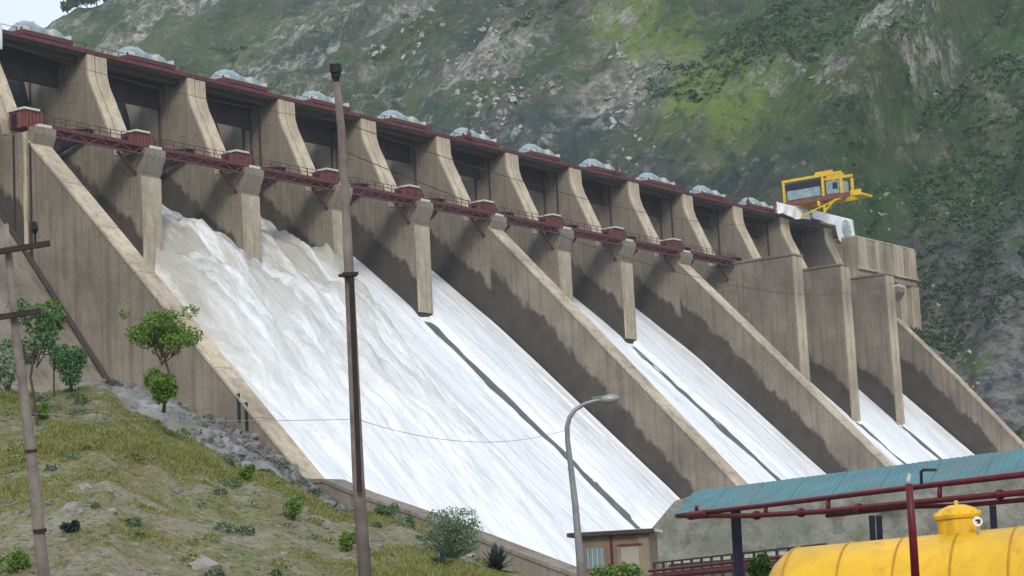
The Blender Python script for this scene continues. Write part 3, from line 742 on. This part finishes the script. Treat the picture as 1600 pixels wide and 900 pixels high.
# trees on the far ridge at top left
for k, (px, py) in enumerate(((108, 30), (122, 22), (136, 12), (152, 4), (170, -4))):
    d0 = at(px, py + 8, 1) - CAM; best = None
    T = np.arange(800, 1300, 5.0); Q = CAM + T[:, None] * d0; zz = mountain_z(Q[:, 0], Q[:, 1]); k_ = ((zz - CAM[2]) / T).argmax(); best = (0, Q[k_], zz[k_])
    q = best[1]
    tree('ridge_tree', (q[0], q[1], best[2] - 2), [7, 11, 9, 10, 9][k], [3.6, 5.5, 4.6, 5, 4.6][k], 'scrub', 'dark tree against the sky on the far ridge, %s from the left' % ORD[k], 'tree', 200 + k, 420, 1.1, .4, .6, 'trees on the far ridge')

# ------------------------------------------------------------------ foreground hillside
PXC = np.array([-400, -100, 0, 130, 165, 200, 260, 325, 370, 420, 470, 520, 580, 640, 700, 760, 820, 870, 960, 1200, 2200.])
PYC = np.array([600, 606, 610, 604, 610, 645, 676, 700, 724, 738, 766, 795, 812, 824, 846, 868, 888, 905, 925, 935, 935.])
DR = 82.0
SC = []; ZC = []
for a_, b_ in zip(PXC, PYC):
    q = at(a_, b_, DR) - CAM; SC.append(q @ HR); ZC.append(q[2] + CAM[2])
SC = np.array(SC); ZC = np.array(ZC)
def hill_z(S, D, detail=True):
    cz = np.interp(S, SC, ZC)
    k = np.clip(D / DR, .2, 3); cz = np.interp(S / k, SC, ZC)
    near = -63.2
    u = sstep(44, DR, D) * .45 + .55 * np.clip((D - 46) / (DR - 46), 0, 1)
    z = near + (cz - near) * u
    fall = np.where(S < 1.5, .42, .02)
    z = np.where(D > DR, cz - (D - DR) * fall, z)
    right = sstep(-1.0, 3.0, S)
    z = z * (1 - right) + (-62.9 + np.clip(D - 40, 0, 60) * .018) * right
    amp = (1 - right) * .9 + .1
    z = z + amp * (fbm(S * .22, D * .13, 0, 4, 71) * .32 + fbm(S * .9, D * .9, 0, 4, 75, .6) * .10)
    return z
S, D = np.meshgrid(np.arange(-34, 60, .28), np.arange(14, 130, .34), indexing='ij')
Z = hill_z(S, D)
Pm = CAM[None, None, :] + S[..., None] * HR + D[..., None] * HF; Pm[..., 2] = Z
fastgrid('hillside', Pm, MAT['hill'])['kind'] = 'structure'
def hp(px, py, dmin=30, dmax=100):       # foreground ground point seen at a photo position
    d = at(px, py, 1) - CAM; T = np.arange(dmin, dmax, .15)
    Q = CAM + T[:, None] * d; r = Q - CAM; ok = hill_z(r @ HR, r @ HF) >= Q[:, 2]
    if ok.any(): return Q[ok.argmax()]
    q = CAM + d * 80; r = q - CAM; q[2] = hill_z(np.array([r @ HR]), np.array([r @ HF]))[0]; return q
# grass
rs = np.random.RandomState(11); NB = 190000
gs = rs.uniform(-26, 3.5, NB); gd = rs.uniform(46, 88, NB)
pu = gs * .80 + gd * .42; pv_ = gd * .5 - gs * .62; dn = fbm(pu * .07, pv_ * .34, 0, 5, 91, .6) + .55 * vnoise(gs * 1.3, gd * 1.3, 0, 92)
k = dn > -.2; gs, gd, dn = gs[k], gd[k], dn[k]; gz = hill_z(gs, gd)
NBL = 5; n = len(gs)
B = CAM[None] + gs[:, None] * HR + gd[:, None] * HF; B[:, 2] = gz - .03; B = np.repeat(B, NBL, 0)
B[:, :2] += rs.normal(size=(n*NBL, 2)) * .08
hgt = np.repeat(.05 + .16 * np.clip(dn, 0, 1) , NBL) * rs.uniform(.5, 1.4, n*NBL)
dr = rs.normal(size=(n*NBL, 3)) * .4; dr[:, 2] = 1
an = rs.uniform(0, math.pi, n*NBL); W = np.stack([np.cos(an), np.sin(an), 0*an], 1) * .022
V = np.stack([B - W, B + W, B + dr * hgt[:, None]], 1).reshape(-1, 3)
me = bpy.data.meshes.new('grass'); me.from_pydata(V.tolist(), [], np.arange(len(V)).reshape(-1, 3).tolist()); me.materials.append(MAT['grass'])
o = bpy.data.objects.new('grass', me); col.objects.link(o); tag(o, 'tufts of yellow-green grass on the near hillside', 'grass', kind='stuff')
# loose stones
st = MB()
for k in range(2600):
    s_, d_ = rs.uniform(-26, 1), rs.uniform(42, 84)
    if vnoise(np.array([s_ * .3]), np.array([d_ * .2]), 0, 44)[0] < -.1: continue
    z = hill_z(np.array([s_]), np.array([d_]))[0]; q = loc(s_, d_, z); r = rs.uniform(.025, .11) * rs.uniform(.5, 1.2)
    ax = [rs.normal(size=3) for _ in range(2)]; ax = [v / np.linalg.norm(v) for v in ax]; c3 = np.cross(ax[0], ax[1])
    st.quad_box(q, ax[0] * r, ax[1] * r * .8, c3 * r * .6)
tag(st.build('loose_stones', MAT['stonegrey']), 'loose grey stones strewn over the near hillside', 'stones', kind='stuff')
for k, (px, py, r, mt, lb) in enumerate(((108, 800, .38, 'stone', 'pale angular rock on the near hillside right of the left pole'), (133, 764, .22, 'stone', 'small cream rock up the slope from the pale angular rock'),
        (322, 888, .45, 'stone', 'large pale rock at the bottom edge of the grassy slope'), (175, 800, .16, 'stone', 'fist-like pale stone right of the angular rock'),
        (275, 770, .26, 'stonegrey', 'grey stone halfway up the slope in bare earth'), (690, 832, .3, 'stone', 'pale rock beside the feathery shrub'), (30, 700, .25, 'stonegrey', 'grey rock just left of the left pole'),
        (735, 862, .3, 'stone', 'pale rock between the two dark spiky plants'))):
    q = hp(px, py); rockobj('rock', q, r, mt, 30 + k, lb)
# rubble bank at the foot of the first wall
ys = np.arange(20, -118, -.8); xs = np.concatenate([np.arange(-1.9, -70, -.8)])
X, Y = np.meshgrid(xs, ys, indexing='ij')
foot = np.interp(-Y, [-20, 12.4, 20, 26, 34, 39.5, 45, 58, 76, 112], [-30.5, -32.5, -34.3, -37, -40.2, -43.6, -47.8, -54.5, -61.5, -74])
Z = foot - .30 * (-1.8 - X) + np.clip(-X - 1.8, 0, 3) / 3 * (fbm(X * .12, Y * .12, 0, 4, 95) * 1.3 + fbm(X * .5, Y * .5, 0, 4, 96, .6) * .6)
fastgrid('rocky_bank', np.stack([X, Y, Z], -1)[::-1], MAT['bank'])['kind'] = 'structure'

sb = MB(); sg = MB()
for k in range(1500):
    x = -1.9 - abs(rs.normal()) * 9; y = rs.uniform(-62, -12); f_ = np.interp(-y, [-20, 12.4, 20, 26, 34, 39.5, 45, 58, 76, 112], [-30.5, -32.5, -34.3, -37, -40.2, -43.6, -47.8, -54.5, -61.5, -74])
    z = f_ - .30 * (-1.8 - x); r = rs.uniform(.12, .6)
    ax = [rs.normal(size=3) for _ in range(2)]; ax = [v / np.linalg.norm(v) for v in ax]
    sb.quad_box((x, y, z + .1), ax[0] * r, np.cross(ax[0], ax[1]) * r * .7, ax[1] * r * .6)
tag(sb.build('rubble', MAT['stonegrey']), 'grey rubble heaped along the foot of the first sloping wall', 'rubble', kind='stuff')
gc = []; gr = []
for k in range(520):
    s_, d_ = rs.uniform(-24, 3), rs.uniform(46, 84)
    if vnoise(np.array([s_ * .25]), np.array([d_ * .25]), 0, 144)[0] < -.05: continue
    z = hill_z(np.array([s_]), np.array([d_]))[0]; gc.append(loc(s_, d_, z + .06)); gr.append(rs.uniform(.10, .42))
for nm_, mt_, off_, lb_ in (('low_weeds', 'leafgrey', 0, 'dull grey-green weeds in clumps over the near hillside'), ('low_weeds', 'grass', 1, 'dry olive weeds in clumps over the near hillside'), ('low_weeds', 'scrub', 2, 'dark green weeds in clumps over the near hillside')):
    tag(leafcloud(gc[off_::3], gr[off_::3], 7000, .055, 60 + off_, .6).build(nm_, MAT[mt_]), lb_, 'weeds', kind='stuff')
wc = []
for k in range(120):
    x = -2.5 - rs.uniform(0, 12); y = rs.uniform(-60, -14); f_ = np.interp(-y, [12.4, 20, 26, 34, 39.5, 45, 58, 76], [-32.5, -34.3, -37, -40.2, -43.6, -47.8, -54.5, -61.5])
    wc.append(np.array([x, y, f_ - .30 * (-1.8 - x) + .3]))
tag(leafcloud(wc, [rs.uniform(.5, 1.3) for _ in wc], 9500, .17, 77, .7).build('weeds', MAT['scrub']), 'straggling weeds growing through the rubble below the tan wall', 'weeds', kind='stuff')
# trees and shrubs of the foreground
q = at(255, 628, 80); tree('small_tree', (q[0], q[1], q[2]), 3.3, 1.3, 'leaf', 'small spreading green tree in front of the broad tan wall', 'tree', 301, 4600, .065, .07, .62, limbs=11)
q = at(256, 628, 79); bush('round_bush', q, .75, 1.25, 'leaf', 'bright green round bush at the foot of the small spreading tree', 'bush', 302, 3400, .06)
q = at(58, 645, 74); tree('slender_tree', q, 3.9, 1.2, 'leaf2', 'slender open-crowned tree right of the left pole', 'tree', 303, 2200, .07, .06, .62, limbs=8)
q = at(112, 604, 80); bush('leafy_bush', q, 1.0, 1.5, 'leaf2', 'dense dark green bush below the pipe on the left slope', 'bush', 304, 4200, .06)
q = at(78, 520, 80); tree('sapling', at(84, 604, 80.5), 3.0, .6, 'leaf', 'thin sapling with a light green top behind the left pole', 'tree', 305, 900, .08, .035, .85, limbs=5)
q = at(12, 606, 82); bush('leafy_bush', q, .9, 1.5, 'leafgrey', 'grey-green bush at the left edge behind the left pole', 'bush', 306, 700, .09)
for k, (px, py, r, h, mt, lb) in enumerate(((458, 815, .42, .75, 'leaf', 'small bright green bush left of the tall central pole'), (385, 752, .32, .6, 'leaf', 'little green bush on the slope above the gravel'),
        (350, 690, .6, .5, 'leafgrey', 'low dull shrub on the rubble beside the tan wall foot'), (600, 812, .5, .55, 'leaf2', 'low green shrub just right of the tall central pole'),
        (545, 862, .35, .6, 'leaf', 'upright green clump at the left of the tall pole base'), (25, 898, .5, .7, 'leaf', 'lush green bush at the bottom left corner'),
        (112, 832, .24, .3, 'agave', 'dark tuft under the pale angular rock'), (640, 815, .4, .4, 'leaf2', 'second low shrub right of the tall central pole, nearer the feathery shrub'), (70, 655, .35, .6, 'leaf', 'green clump at the slender tree foot'))):
    bush('shrub', hp(px, py), r, h, mt, lb, 'shrub', 320 + k, 750, .055)
def spiky(name, base, r, h, mat, label, cat, seed, n=60, wd=.05, up=.3, droop=.25):
    rs = np.random.RandomState(seed); t = empty(name, base, label, cat)
    for part in range(1):
        mb = MB()
        for k in range(n):
            an = rs.uniform(0, 2*math.pi); el = rs.uniform(up, 1.5); L = rs.uniform(.7, 1.05)
            d = np.array([math.cos(an)*math.cos(el), math.sin(an)*math.cos(el), math.sin(el)]) * [r, r, h] * L
            sd = np.cross(d, [0, 0, 1]); sd /= np.linalg.norm(sd) + 1e-6; i = len(mb.v)
            for f_, ww in ((0, .6), (.4, 1), (.75, .6)):
                c = d * f_ - np.array([0, 0, droop * f_ ** 2 * h * .5]); mb.v += [tuple(c - sd*wd*ww), tuple(c + [0, 0, -.02]), tuple(c + sd*wd*ww)]
            mb.v.append(tuple(d - np.array([0, 0, droop * h * .5])))
            mb.f += [(i, i+3, i+4, i+1), (i+1, i+4, i+5, i+2), (i+3, i+6, i+7, i+4), (i+4, i+7, i+8, i+5), (i+6, i+9, i+7), (i+7, i+9, i+8)]
        mb.build('leaves', MAT[mat], t)
    MB().tube([(0, 0, -.3), (0, 0, .12)], [.07, .05], 6).build('stem', MAT['bark'], t)
    return t
spiky('agave_plant', hp(776, 893), .85, 1.15, 'agave', 'dark blue-green agave with sword leaves against the white water', 'agave', 1, 110, .06, .05)
spiky('agave_plant', hp(690, 886), .6, .8, 'agave', 'small dark agave below the feathery shrub', 'agave', 2, 40, .035, .05)
q = hp(708, 876); fs = spiky('feathery_shrub', q, 1.2, 2.0, 'leafgrey', 'feathery grey-green shrub standing against the white water', 'shrub', 9, 330, .016, .30, .2)
leafcloud([np.array([math.cos(a_) * .6, math.sin(a_) * .6, .6 + .38 * (k_ % 3)]) for k_, a_ in enumerate(np.linspace(0, 6, 9))], [.45] * 9, 3600, .045, 5, .9).build('foliage', MAT['leafgrey'], fs)
for k, (px, D, lb) in enumerate(((945, 92, 'green bush growing at the hut foot under the window'), (988, 93, 'green bush growing at the hut foot before the door'), (1190, 60, 'small green shrub between the dark column and the yellow tank'))):
    q = at(px, 915 if k < 2 else 900, D); bush('hut_bush', q, .75 if k < 2 else .4, .95 if k < 2 else .55, 'leaf', lb, 'bush', 360 + k, 600, .09)

# ------------------------------------------------------------------ poles, wires, street lamp
def thing_at(name, q, label, cat): return empty(name, q, label, cat)
Dp = 44
t = thing_at('utility_pole', at(575, 960, Dp), 'tall weathered utility pole with a black cap in the middle of the view', 'pole')
pts = [at(x, y, Dp) for x, y in ((576, 975), (560, 750), (549, 500), (541, 330), (533, 200), (526, 128))]
put(MB().tube(pts, [.142, .126, .106, .092, .082, .072], 14).build('shaft', MAT['pole'], smooth=True), t)
put(MB().tube([at(526, 130, Dp), at(525, 120, Dp)], .07, 10).tube([at(525.5, 121, Dp), at(524.5, 113, Dp)], .10, 10).tube([at(524.5, 113, Dp), at(524, 100, Dp)], [.13, .12], 12).build('cap', MAT['black']), t)
o = MB().tube([at(546, 425, Dp - .1), at(546.4, 433, Dp - .1)], .15, 12).beam(at(529, 431, Dp - .22), at(560, 427, Dp - .22), .06, .06).build('clamp', MAT['poledark']); put(o, t)
put(MB().tube([at(549, 436, Dp - .2), at(557, 640, Dp - .22), at(562, 768, Dp - .22)], .05, 8).build('conduit', MAT['poledark']), t)
Dl = 52
t = thing_at('crossarm_pole', at(75, 975, Dl), 'leaning pole with two dark crossarms at the left edge', 'pole')
put(MB().tube([at(x, y, Dl) for x, y in ((80, 985), (66, 880), (50, 720), (38, 620), (26, 530), (14, 405), (8, 350))], [.165, .15, .135, .12, .105, .09, .08], 12).build('shaft', MAT['pole'], smooth=True), t)
for (xa, ya, xb, yb) in ((-30, 398, 78, 380), (-30, 500, 62, 486)):
    put(MB().beam(at(xa, ya, Dl - .25), at(xb, yb, Dl - .25), .10, .13).build('crossarm', MAT['poledark']), t)
for px, py in ((55, 384), (56, 350)): pass
put(MB().tube([at(55, 380, Dl - .25), at(55, 366, Dl - .25), at(54, 358, Dl - .25), at(53, 346, Dl - .25)], [.03, .03, .09, .06], 8).build('insulator', MAT['black']), t)
put(MB().tube([at(62, 826, Dl - .02), at(62.5, 832, Dl - .02)], .165, 12).build('band', MAT['poledark']), t)
put(MB().tube([at(48, 702, Dl - .02), at(48.3, 706, Dl - .02)], .15, 12).build('band', MAT['poledark']), t)
Dm = 56
t = thing_at('street_lamp', at(911, 960, Dm), 'grey curved-arm street lamp standing before the small hut', 'street lamp')
LP = [(912, 965), (906, 870), (899, 790), (892, 730), (887, 690), (886, 668), (890, 652), (899, 640), (914, 631), (930, 626), (944, 624)]
put(MB().tube([at(x, y, Dm) for x, y in LP], [.115, .10, .085, .075, .068, .064, .06, .056, .052, .048, .045], 10).build('post', MAT['galv'], smooth=True), t)
hd = MB(); a0 = at(938, 625, Dm); a1 = at(968, 622, Dm); ax = a1 - a0
hd.tube([a0, a0 + ax*.15, a0 + ax*.5, a0 + ax*.85, a1], [.05, .10, .13, .10, .03], 10); put(hd.build('lamp_head', MAT['galv'], smooth=True), t)
put(MB().beam(at(925, 622, Dm), at(958, 617, Dm), .05, .05).build('bracket', MAT['leafgrey']), t)
def wire(a, b, sag, label, r=.012, mat='pipe'):
    a, b = np.array(a), np.array(b); pts = [a + (b-a)*k/24 - np.array([0, 0, sag*4*(k/24)*(1-k/24)]) for k in range(25)]
    o = MB().tube(pts, r, 5).build('overhead_wire', MAT[mat]); tag(o, label, 'wire')
wire(at(548, 655, Dp), at(-300, 600, 60), .35, 'thin wire running left from the tall central pole across the water', .006, 'galv')
wire(at(558, 655, Dp), at(890, 670, Dm), .4, 'thin wire sagging from the tall central pole to the street lamp', .006, 'galv')
wire(at(531, 190, Dp), at(-200, -20, 60), .5, 'upper wire running left from the tall central pole over the piers', .005)
wire(at(531, 190, Dp), at(1300, 330, 150), 1.5, 'upper wire running right from the tall central pole past the piers', .009)
wire(at(534, 235, Dp), at(1400, 440, 150), 1.8, 'lower wire running right from the tall central pole past the piers', .009)

# ------------------------------------------------------------------ hut
MAT['plaster'] = plain('brown_plaster', (.20, .155, .115), .9, .2, 1.5, grime=(.15, .12, .11))
MAT['plaster2'] = plain('pale_brown_plaster', (.235, .185, .14), .9, .2, 1.5)
MAT['doorpaint'] = plain('pale_door_paint', (.31, .28, .235), .7, .12, 1)
MAT['bluegrille'] = plain('blue_grey_shutter', (.16, .21, .215), .6, .2, 2)
Dh = 100; zb = -62.0
pc = at(904, 850, Dh); pl = at(879, 850, Dh + 3.0); pr_ = at(1015, 850, Dh - .6)
ux = (pr_ - pc) * [1, 1, 0]; W = np.linalg.norm(ux); ux /= W; uy = np.array([-ux[1], ux[0], 0])
if uy @ HF < 0: uy = -uy
sd_ = 3.0; ztop = at(960, 836, Dh)[2]
hut = empty('small_hut', (pc[0], pc[1], zb), 'small brown flat-roofed hut with a blue shuttered window beside the white water', 'hut')
hut.rotation_euler = (0, 0, math.atan2(ux[1], ux[0])); H = ztop - zb
sgn = 1
def HB(name, mat, x0, x1, y0, y1, z0, z1, par=None, bevel=0): return MB().box(x0, x1, y0, y1, z0, z1).build(name, MAT[mat], par or hut, bevel=bevel)
wl = HB('wall', 'plaster', 0, W, 0, sd_, 0, H)
HB('plinth', 'plaster2', -.06, W + .06, -.06, -.005, 0, .35)
HB('roof', 'slab_white', -.35, W + .25, -.35, sd_ + .35, H + .06, H + .2); HB('roof_edge', 'pipe', -.4, W + .3, -.42, -.36, H, H + .18); HB('roof_edge', 'pipe', -.46, -.41, -.42, sd_ + .4, H, H + .18)
win = HB('window', 'bluegrille', .35, 1.15, -.05, -.008, H - 1.5, H - .55)
for k in range(4): HB('shutter_bar', 'cover', .38 + .22*k, .43 + .22*k, -.09, -.052, H - 1.48, H - .57, win)
HB('window_frame', 'plaster2', .28, .34, -.10, -.008, H - 1.56, H - .49, win); HB('window_frame', 'plaster2', 1.16, 1.22, -.10, -.008, H - 1.56, H - .49, win)
dr = HB('door', 'doorpaint', W - 1.35, W - .5, -.05, -.008, .1, H - .55)
HB('door_frame', 'plaster2', W - 1.5, W - 1.36, -.09, -.008, .1, H - .4, dr); HB('door_frame', 'plaster2', W - .49, W - .03, -.07, -.008, .1, H - .1, dr); HB('lintel', 'maroon', W - 1.5, W - .35, -.1, -.051, H - .54, H - .44, dr)
MB().tube([(W - 1.75, -.08, H), (W - 1.75, -.08, .2)], .06, 8).build('downpipe', MAT['redpipe'], hut)

# ------------------------------------------------------------------ masonry bank behind the shed, its coping and the railing
nx, ny = 150, 40; Pm = np.zeros((nx, ny, 3)); De = 122
for i in range(nx):
    px = 1005 + (1800 - 1005) * i / (nx - 1)
    yt = np.interp(px, [1005, 1018, 1055, 1090, 1800], [845, 826, 782, 772, 700])
    top = at(px, yt, De); s_ = (top - CAM) @ HR; d_ = (top - CAM) @ HF
    for j in range(ny):
        t_ = j / (ny - 1); z = top[2] + (-64 - top[2]) * t_
        nzz = fbm(np.array([s_ * .8]), np.array([z * .8]), 0, 3, 15)[0] * .35
        Pm[i, j] = loc(s_, d_ - t_ * 3.5 + nzz, z)
fastgrid('masonry_bank', Pm, MAT['pitch'])['kind'] = 'structure'
lw = empty('parapet_wall', at(1060, 905, 96), 'low grey parapet wall with a pale cap behind the yellow tank', 'wall')
A, B2 = at(1050, 880, 96), at(1640, 832, 74)
put(MB().beam(A - [0, 0, 1.2], B2 - [0, 0, 1.2], .35, 2.3).build('wall', MAT['pitch']), lw)
put(MB().beam(A + [0, 0, .03], B2 + [0, 0, .03], .5, .14).build('cap', MAT['slab_white']), lw)
rl = empty('railing', at(1030, 905, 84), 'dark railing with square posts between the hut and the shed column', 'railing')
A, B2 = at(1022, 880, 84), at(1290, 850, 70)
for dz in (0, -.42): put(MB().beam(A + [0, 0, dz], B2 + [0, 0, dz], .06, .06).build('rail', MAT['pipe']), rl)
for k in range(17):
    q = A + (B2 - A) * k / 16; put(MB().beam(q + [0, 0, .02], q - [0, 0, .95], .08, .08, (1, 0, 0)).build('post', MAT['pipe']), rl)
A, B2 = at(1015, 902, 78), at(1230, 882, 66)
rp_ = MB().tube([A, B2], .09, 8).tube([A + [0, 0, .22], B2 + [0, 0, .24]], .05, 8).build('ground_pipe', MAT['redpipe']); tag(rp_, 'dark red pipe run low along the ground beside the railing', 'pipe')

# ------------------------------------------------------------------ teal roofed shed with red pipes
MAT['teal'] = plain('teal_sheet_paint', (.068, .185, .205), .6, .2, 1.2, grime=(.13, .14, .125))
sh = empty('teal_roofed_shed', at(1152, 960, 56), 'open shed with a long teal sheet roof and maroon pipes over the yellow tank', 'shed')
E0, E1 = at(1053, 805, 59), at(1680, 730, 42.5)          # eave
T0, T1 = at(1084, 768, 62.5), at(1690, 690, 46)            # ridge
nS = 17
for k in range(nS):
    f0, f1 = k / nS + .0006, (k + 1) / nS
    a, b, c, d_ = E0 + (E1-E0)*f0, E0 + (E1-E0)*f1, T0 + (T1-T0)*f1, T0 + (T1-T0)*f0
    mb = MB(); nr = 8; top_r = []; 
    for q in range(nr + 1):
        u = q / nr; lift = .012 * (q % 2) + .004 * (k % 2)
        top_r += [a + (b-a)*u + [0, 0, lift], d_ + (c-d_)*u + [0, 0, lift]]
    mb.v = [tuple(v) for v in top_r] + [tuple(v - np.array([0, 0, .03])) for v in top_r]; n2 = 2*(nr+1)
    for q in range(nr): mb.f += [(2*q, 2*q+2, 2*q+3, 2*q+1), (n2+2*q+1, n2+2*q+3, n2+2*q+2, n2+2*q), (2*q, n2+2*q, n2+2*q+2, 2*q+2)]
    put(mb.build('roof_sheet', MAT['teal']), sh)
def seg(name, mat, x0, y0, D0, x1, y1, D1, r): put(MB().tube([at(x0, y0, D0), at(x1, y1, D1)], r, 8).build(name, MAT[mat]), sh)
def Dx(px): return float(1 / np.interp(px, [1053, 1680], [1 / 58.6, 1 / 42.2]))
def chord(name, pts, r, mat='redpipe', off=0): put(MB().tube([at(x, y, Dx(x) + off) for x, y in pts], r, 8).build(name, MAT[mat], smooth=True), sh)
chord('eave_pipe', [(1058, 806), (1200, 789), (1420, 762), (1680, 732)], .065)
chord('lower_pipe', [(1058, 806), (1170, 806), (1290, 799), (1420, 786), (1680, 762)], .065)
chord('third_pipe', [(1292, 806), (1420, 792), (1500, 790), (1680, 774)], .05, off=.3)
chord('valve_body', [(1078, 806), (1083, 805), (1100, 803), (1106, 803)], .12)
chord('valve_wheel', [(1088, 797), (1089, 790)], .05)
for x, ya, yb in ((1294, 779, 801), (1468, 757, 783), (1196, 790, 806)): chord('strut', [(x, ya), (x + .8, yb)], .055)
for x in (1180, 1250, 1340, 1560): chord('flange', [(x, np.interp(x, [1170, 1290, 1420, 1680], [806, 799, 786, 762])), (x + 4, np.interp(x + 4, [1170, 1290, 1420, 1680], [806, 799, 786, 762]))], .11)
def post(name, x0, y0, x1, y1, D, wd, mat): put(MB().beam(at(x0, y0, D), at(x1, y1, D), wd, wd, tuple(HR)).build(name, MAT[mat], bevel=.01), sh)
post('column', 1149, 797, 1158, 960, 56, .24, 'navy')
post('column', 1362, 805, 1366, 880, 60, .15, 'navy'); post('column', 1373, 805, 1377, 880, 60.5, .15, 'navy'); post('column', 1551, 789, 1555, 860, 55, .15, 'navy')
put(MB().tube([at(1420, 756, 26.5), at(1426, 830, 26.5), at(1434, 960, 26.5)], [.045, .05, .055], 10).build('standpipe', MAT['redpipe'], smooth=True), sh)
chord('bracket', [(1440, 757), (1439, 737), (1443, 734), (1462, 734)], .035, 'pipe', -.6)
put(MB().tube([at(1419, 752, 47.5), at(1421, 740, 47.5)], .04, 6).build('stub', MAT['slab_white']), sh)

# ------------------------------------------------------------------ yellow tank
M = NT('yellow_tank_paint', .42)
c = M.mix(1., (.66, .385, .018), M.ramp(M.noise(1.0, 6, rough=.7), [(.3, .8), (.7, 1.2)]), 'MULTIPLY')
c = M.mix(M.ramp(M.noise(3.2, 6, (1, 1, .12), .7), [(.55, 0.), (.72, .6)]), c, (.34, .17, .03))
c = M.mix(M.ramp(M.noise(2.2, 7, rough=.8), [(.60, 0.), (.68, .7)]), c, (.50, .40, .16))
c = M.mix(M.ramp(M.noise(9, 5, rough=.8), [(.68, 0.), (.74, .8)]), c, (.16, .07, .03))
M.color(c); M.bump(M.noise(1.4, 4), .35, .05); MAT['tank'] = M.m
MAT['seam'] = plain('brown_weld_seam', (.40, .20, .015), .6)
tk = empty('yellow_tank', at(1480, 1100, 29), 'large yellow cylindrical tank with a domed manhole at the bottom right', 'tank')
R_ = 1.28; ph = rad(24)
axd = HR * math.cos(ph) - HF * math.sin(ph) + np.array([0, 0, .032]); axd /= np.linalg.norm(axd)
side = -HF * math.cos(ph) - HR * math.sin(ph); side -= axd * (side @ axd); side /= np.linalg.norm(side); upv = np.cross(side, axd); upv *= np.sign(upv[2])
tp = at(1420, 839, 31.0)                # a point on the crown line of the tank
cen = tp - upv * R_
def ring(u, r, a): return cen + axd * u + (side * math.sin(a) + upv * math.cos(a)) * r
u0 = -1.75
prof = [(u0 - .50, .01), (u0 - .48, .3), (u0 - .42, .6), (u0 - .3, .9), (u0 - .15, 1.12), (u0, 1.24), (u0 + .12, R_)]
prof += [(u, R_) for u in np.arange(u0 + .3, 7.0, .2)]
n = 64; Pm = np.zeros((len(prof), n + 1, 3))
for i, (u, r) in enumerate(prof):
    for j in range(n + 1): Pm[i, j] = ring(u, r, 2*math.pi*j/n)
put(MB().grid(Pm).build('shell', MAT['tank'], smooth=True), tk)
for u in np.arange(u0 + .12, 6.5, .80):
    mb = MB(); Pq = np.zeros((5, n + 1, 3))
    for i, (du, r) in enumerate(((-.022, R_ - .01), (-.015, R_ + .010), (0, R_ + .016), (.015, R_ + .010), (.022, R_ - .01))):
        for j in range(n + 1): Pq[i, j] = ring(u + du, r, 2*math.pi*j/n)
    put(mb.grid(Pq).build('weld_band', MAT['seam'], smooth=True), tk)
um = ((at(1488, 835, 30.3) - tp) @ axd); mc = tp + axd * um
def disk(prof_, name, mat, c=mc):
    Pq = np.zeros((len(prof_), 33, 3))
    for i, (h, r) in enumerate(prof_):
        for j in range(33):
            a = 2*math.pi*j/32; Pq[i, j] = c + upv * h + (axd * math.cos(a) + side * math.sin(a)) * r
    o = MB().grid(Pq).build(name, MAT[mat], smooth=True); e = o.modifiers.new('es', 'EDGE_SPLIT'); e.split_angle = rad(35); return put(o, tk)
disk([(-.12, .29), (.2, .29)], 'manhole_neck', 'tank'); disk([(.19, .32), (.235, .335), (.25, .33), (.33, .25), (.38, .12), (.39, .001)], 'manhole_lid', 'tank'); disk([(.38, .03), (.44, .03), (.45, .001)], 'lid_knob', 'tank')
for k in range(10):
    a = 2*math.pi*k/10; c = mc + upv*.25 + (axd*math.cos(a) + side*math.sin(a))*.32
    put(MB().tube([c, c + upv*.035], .018, 6).build('bolt', MAT['yellow']), tk)
gz_ = at(1528, 815, 30.2); nrm = -FW
ga = empty('pressure_gauge', at(1528, 830, 30.2), 'small white dial with blue markings beside the tank manhole', 'gauge')
put(MB().tube([gz_ + FW*.05, gz_ - FW*.0], .066, 20).build('dial', MAT['white']), ga)
put(MB().quad_box(gz_ - FW*.006 + UP*.02, RT*.035, UP*.012, FW*.004).quad_box(gz_ - FW*.006 - UP*.012 + RT*.012, RT*.022, UP*.012, FW*.004).build('marking', MAT['navy']), ga)
put(MB().tube([gz_ - UP*.07, gz_ - UP*.35], .02, 8).build('stem', MAT['galv']), ga)
for u in (.2, 5.2):
    put(MB().quad_box(cen + axd*u - upv*1.35, axd*.12, side*.9, upv*.75).build('saddle', MAT['conc_dry'] if False else MAT['pitch']), tk)

# ------------------------------------------------------------------ haze
hz = MB().box(-260, 1560, -420, 1050, -125.2, 760).build('haze', MAT['white'])
hm = bpy.data.materials.new('haze_air'); hm.use_nodes = True; hn = hm.node_tree; hn.nodes.clear()
pv = hn.nodes.new('ShaderNodeVolumePrincipled'); pv.inputs['Color'].default_value = (.82, .9, 1, 1); pv.inputs['Density'].default_value = .00013; pv.inputs['Anisotropy'].default_value = .1
ho = hn.nodes.new('ShaderNodeOutputMaterial'); hn.links.new(pv.outputs[0], ho.inputs['Volume'])
hz.data.materials.clear(); hz.data.materials.append(hm); hz['kind'] = 'stuff'; hz['label'] = 'thin bluish haze in the valley air'
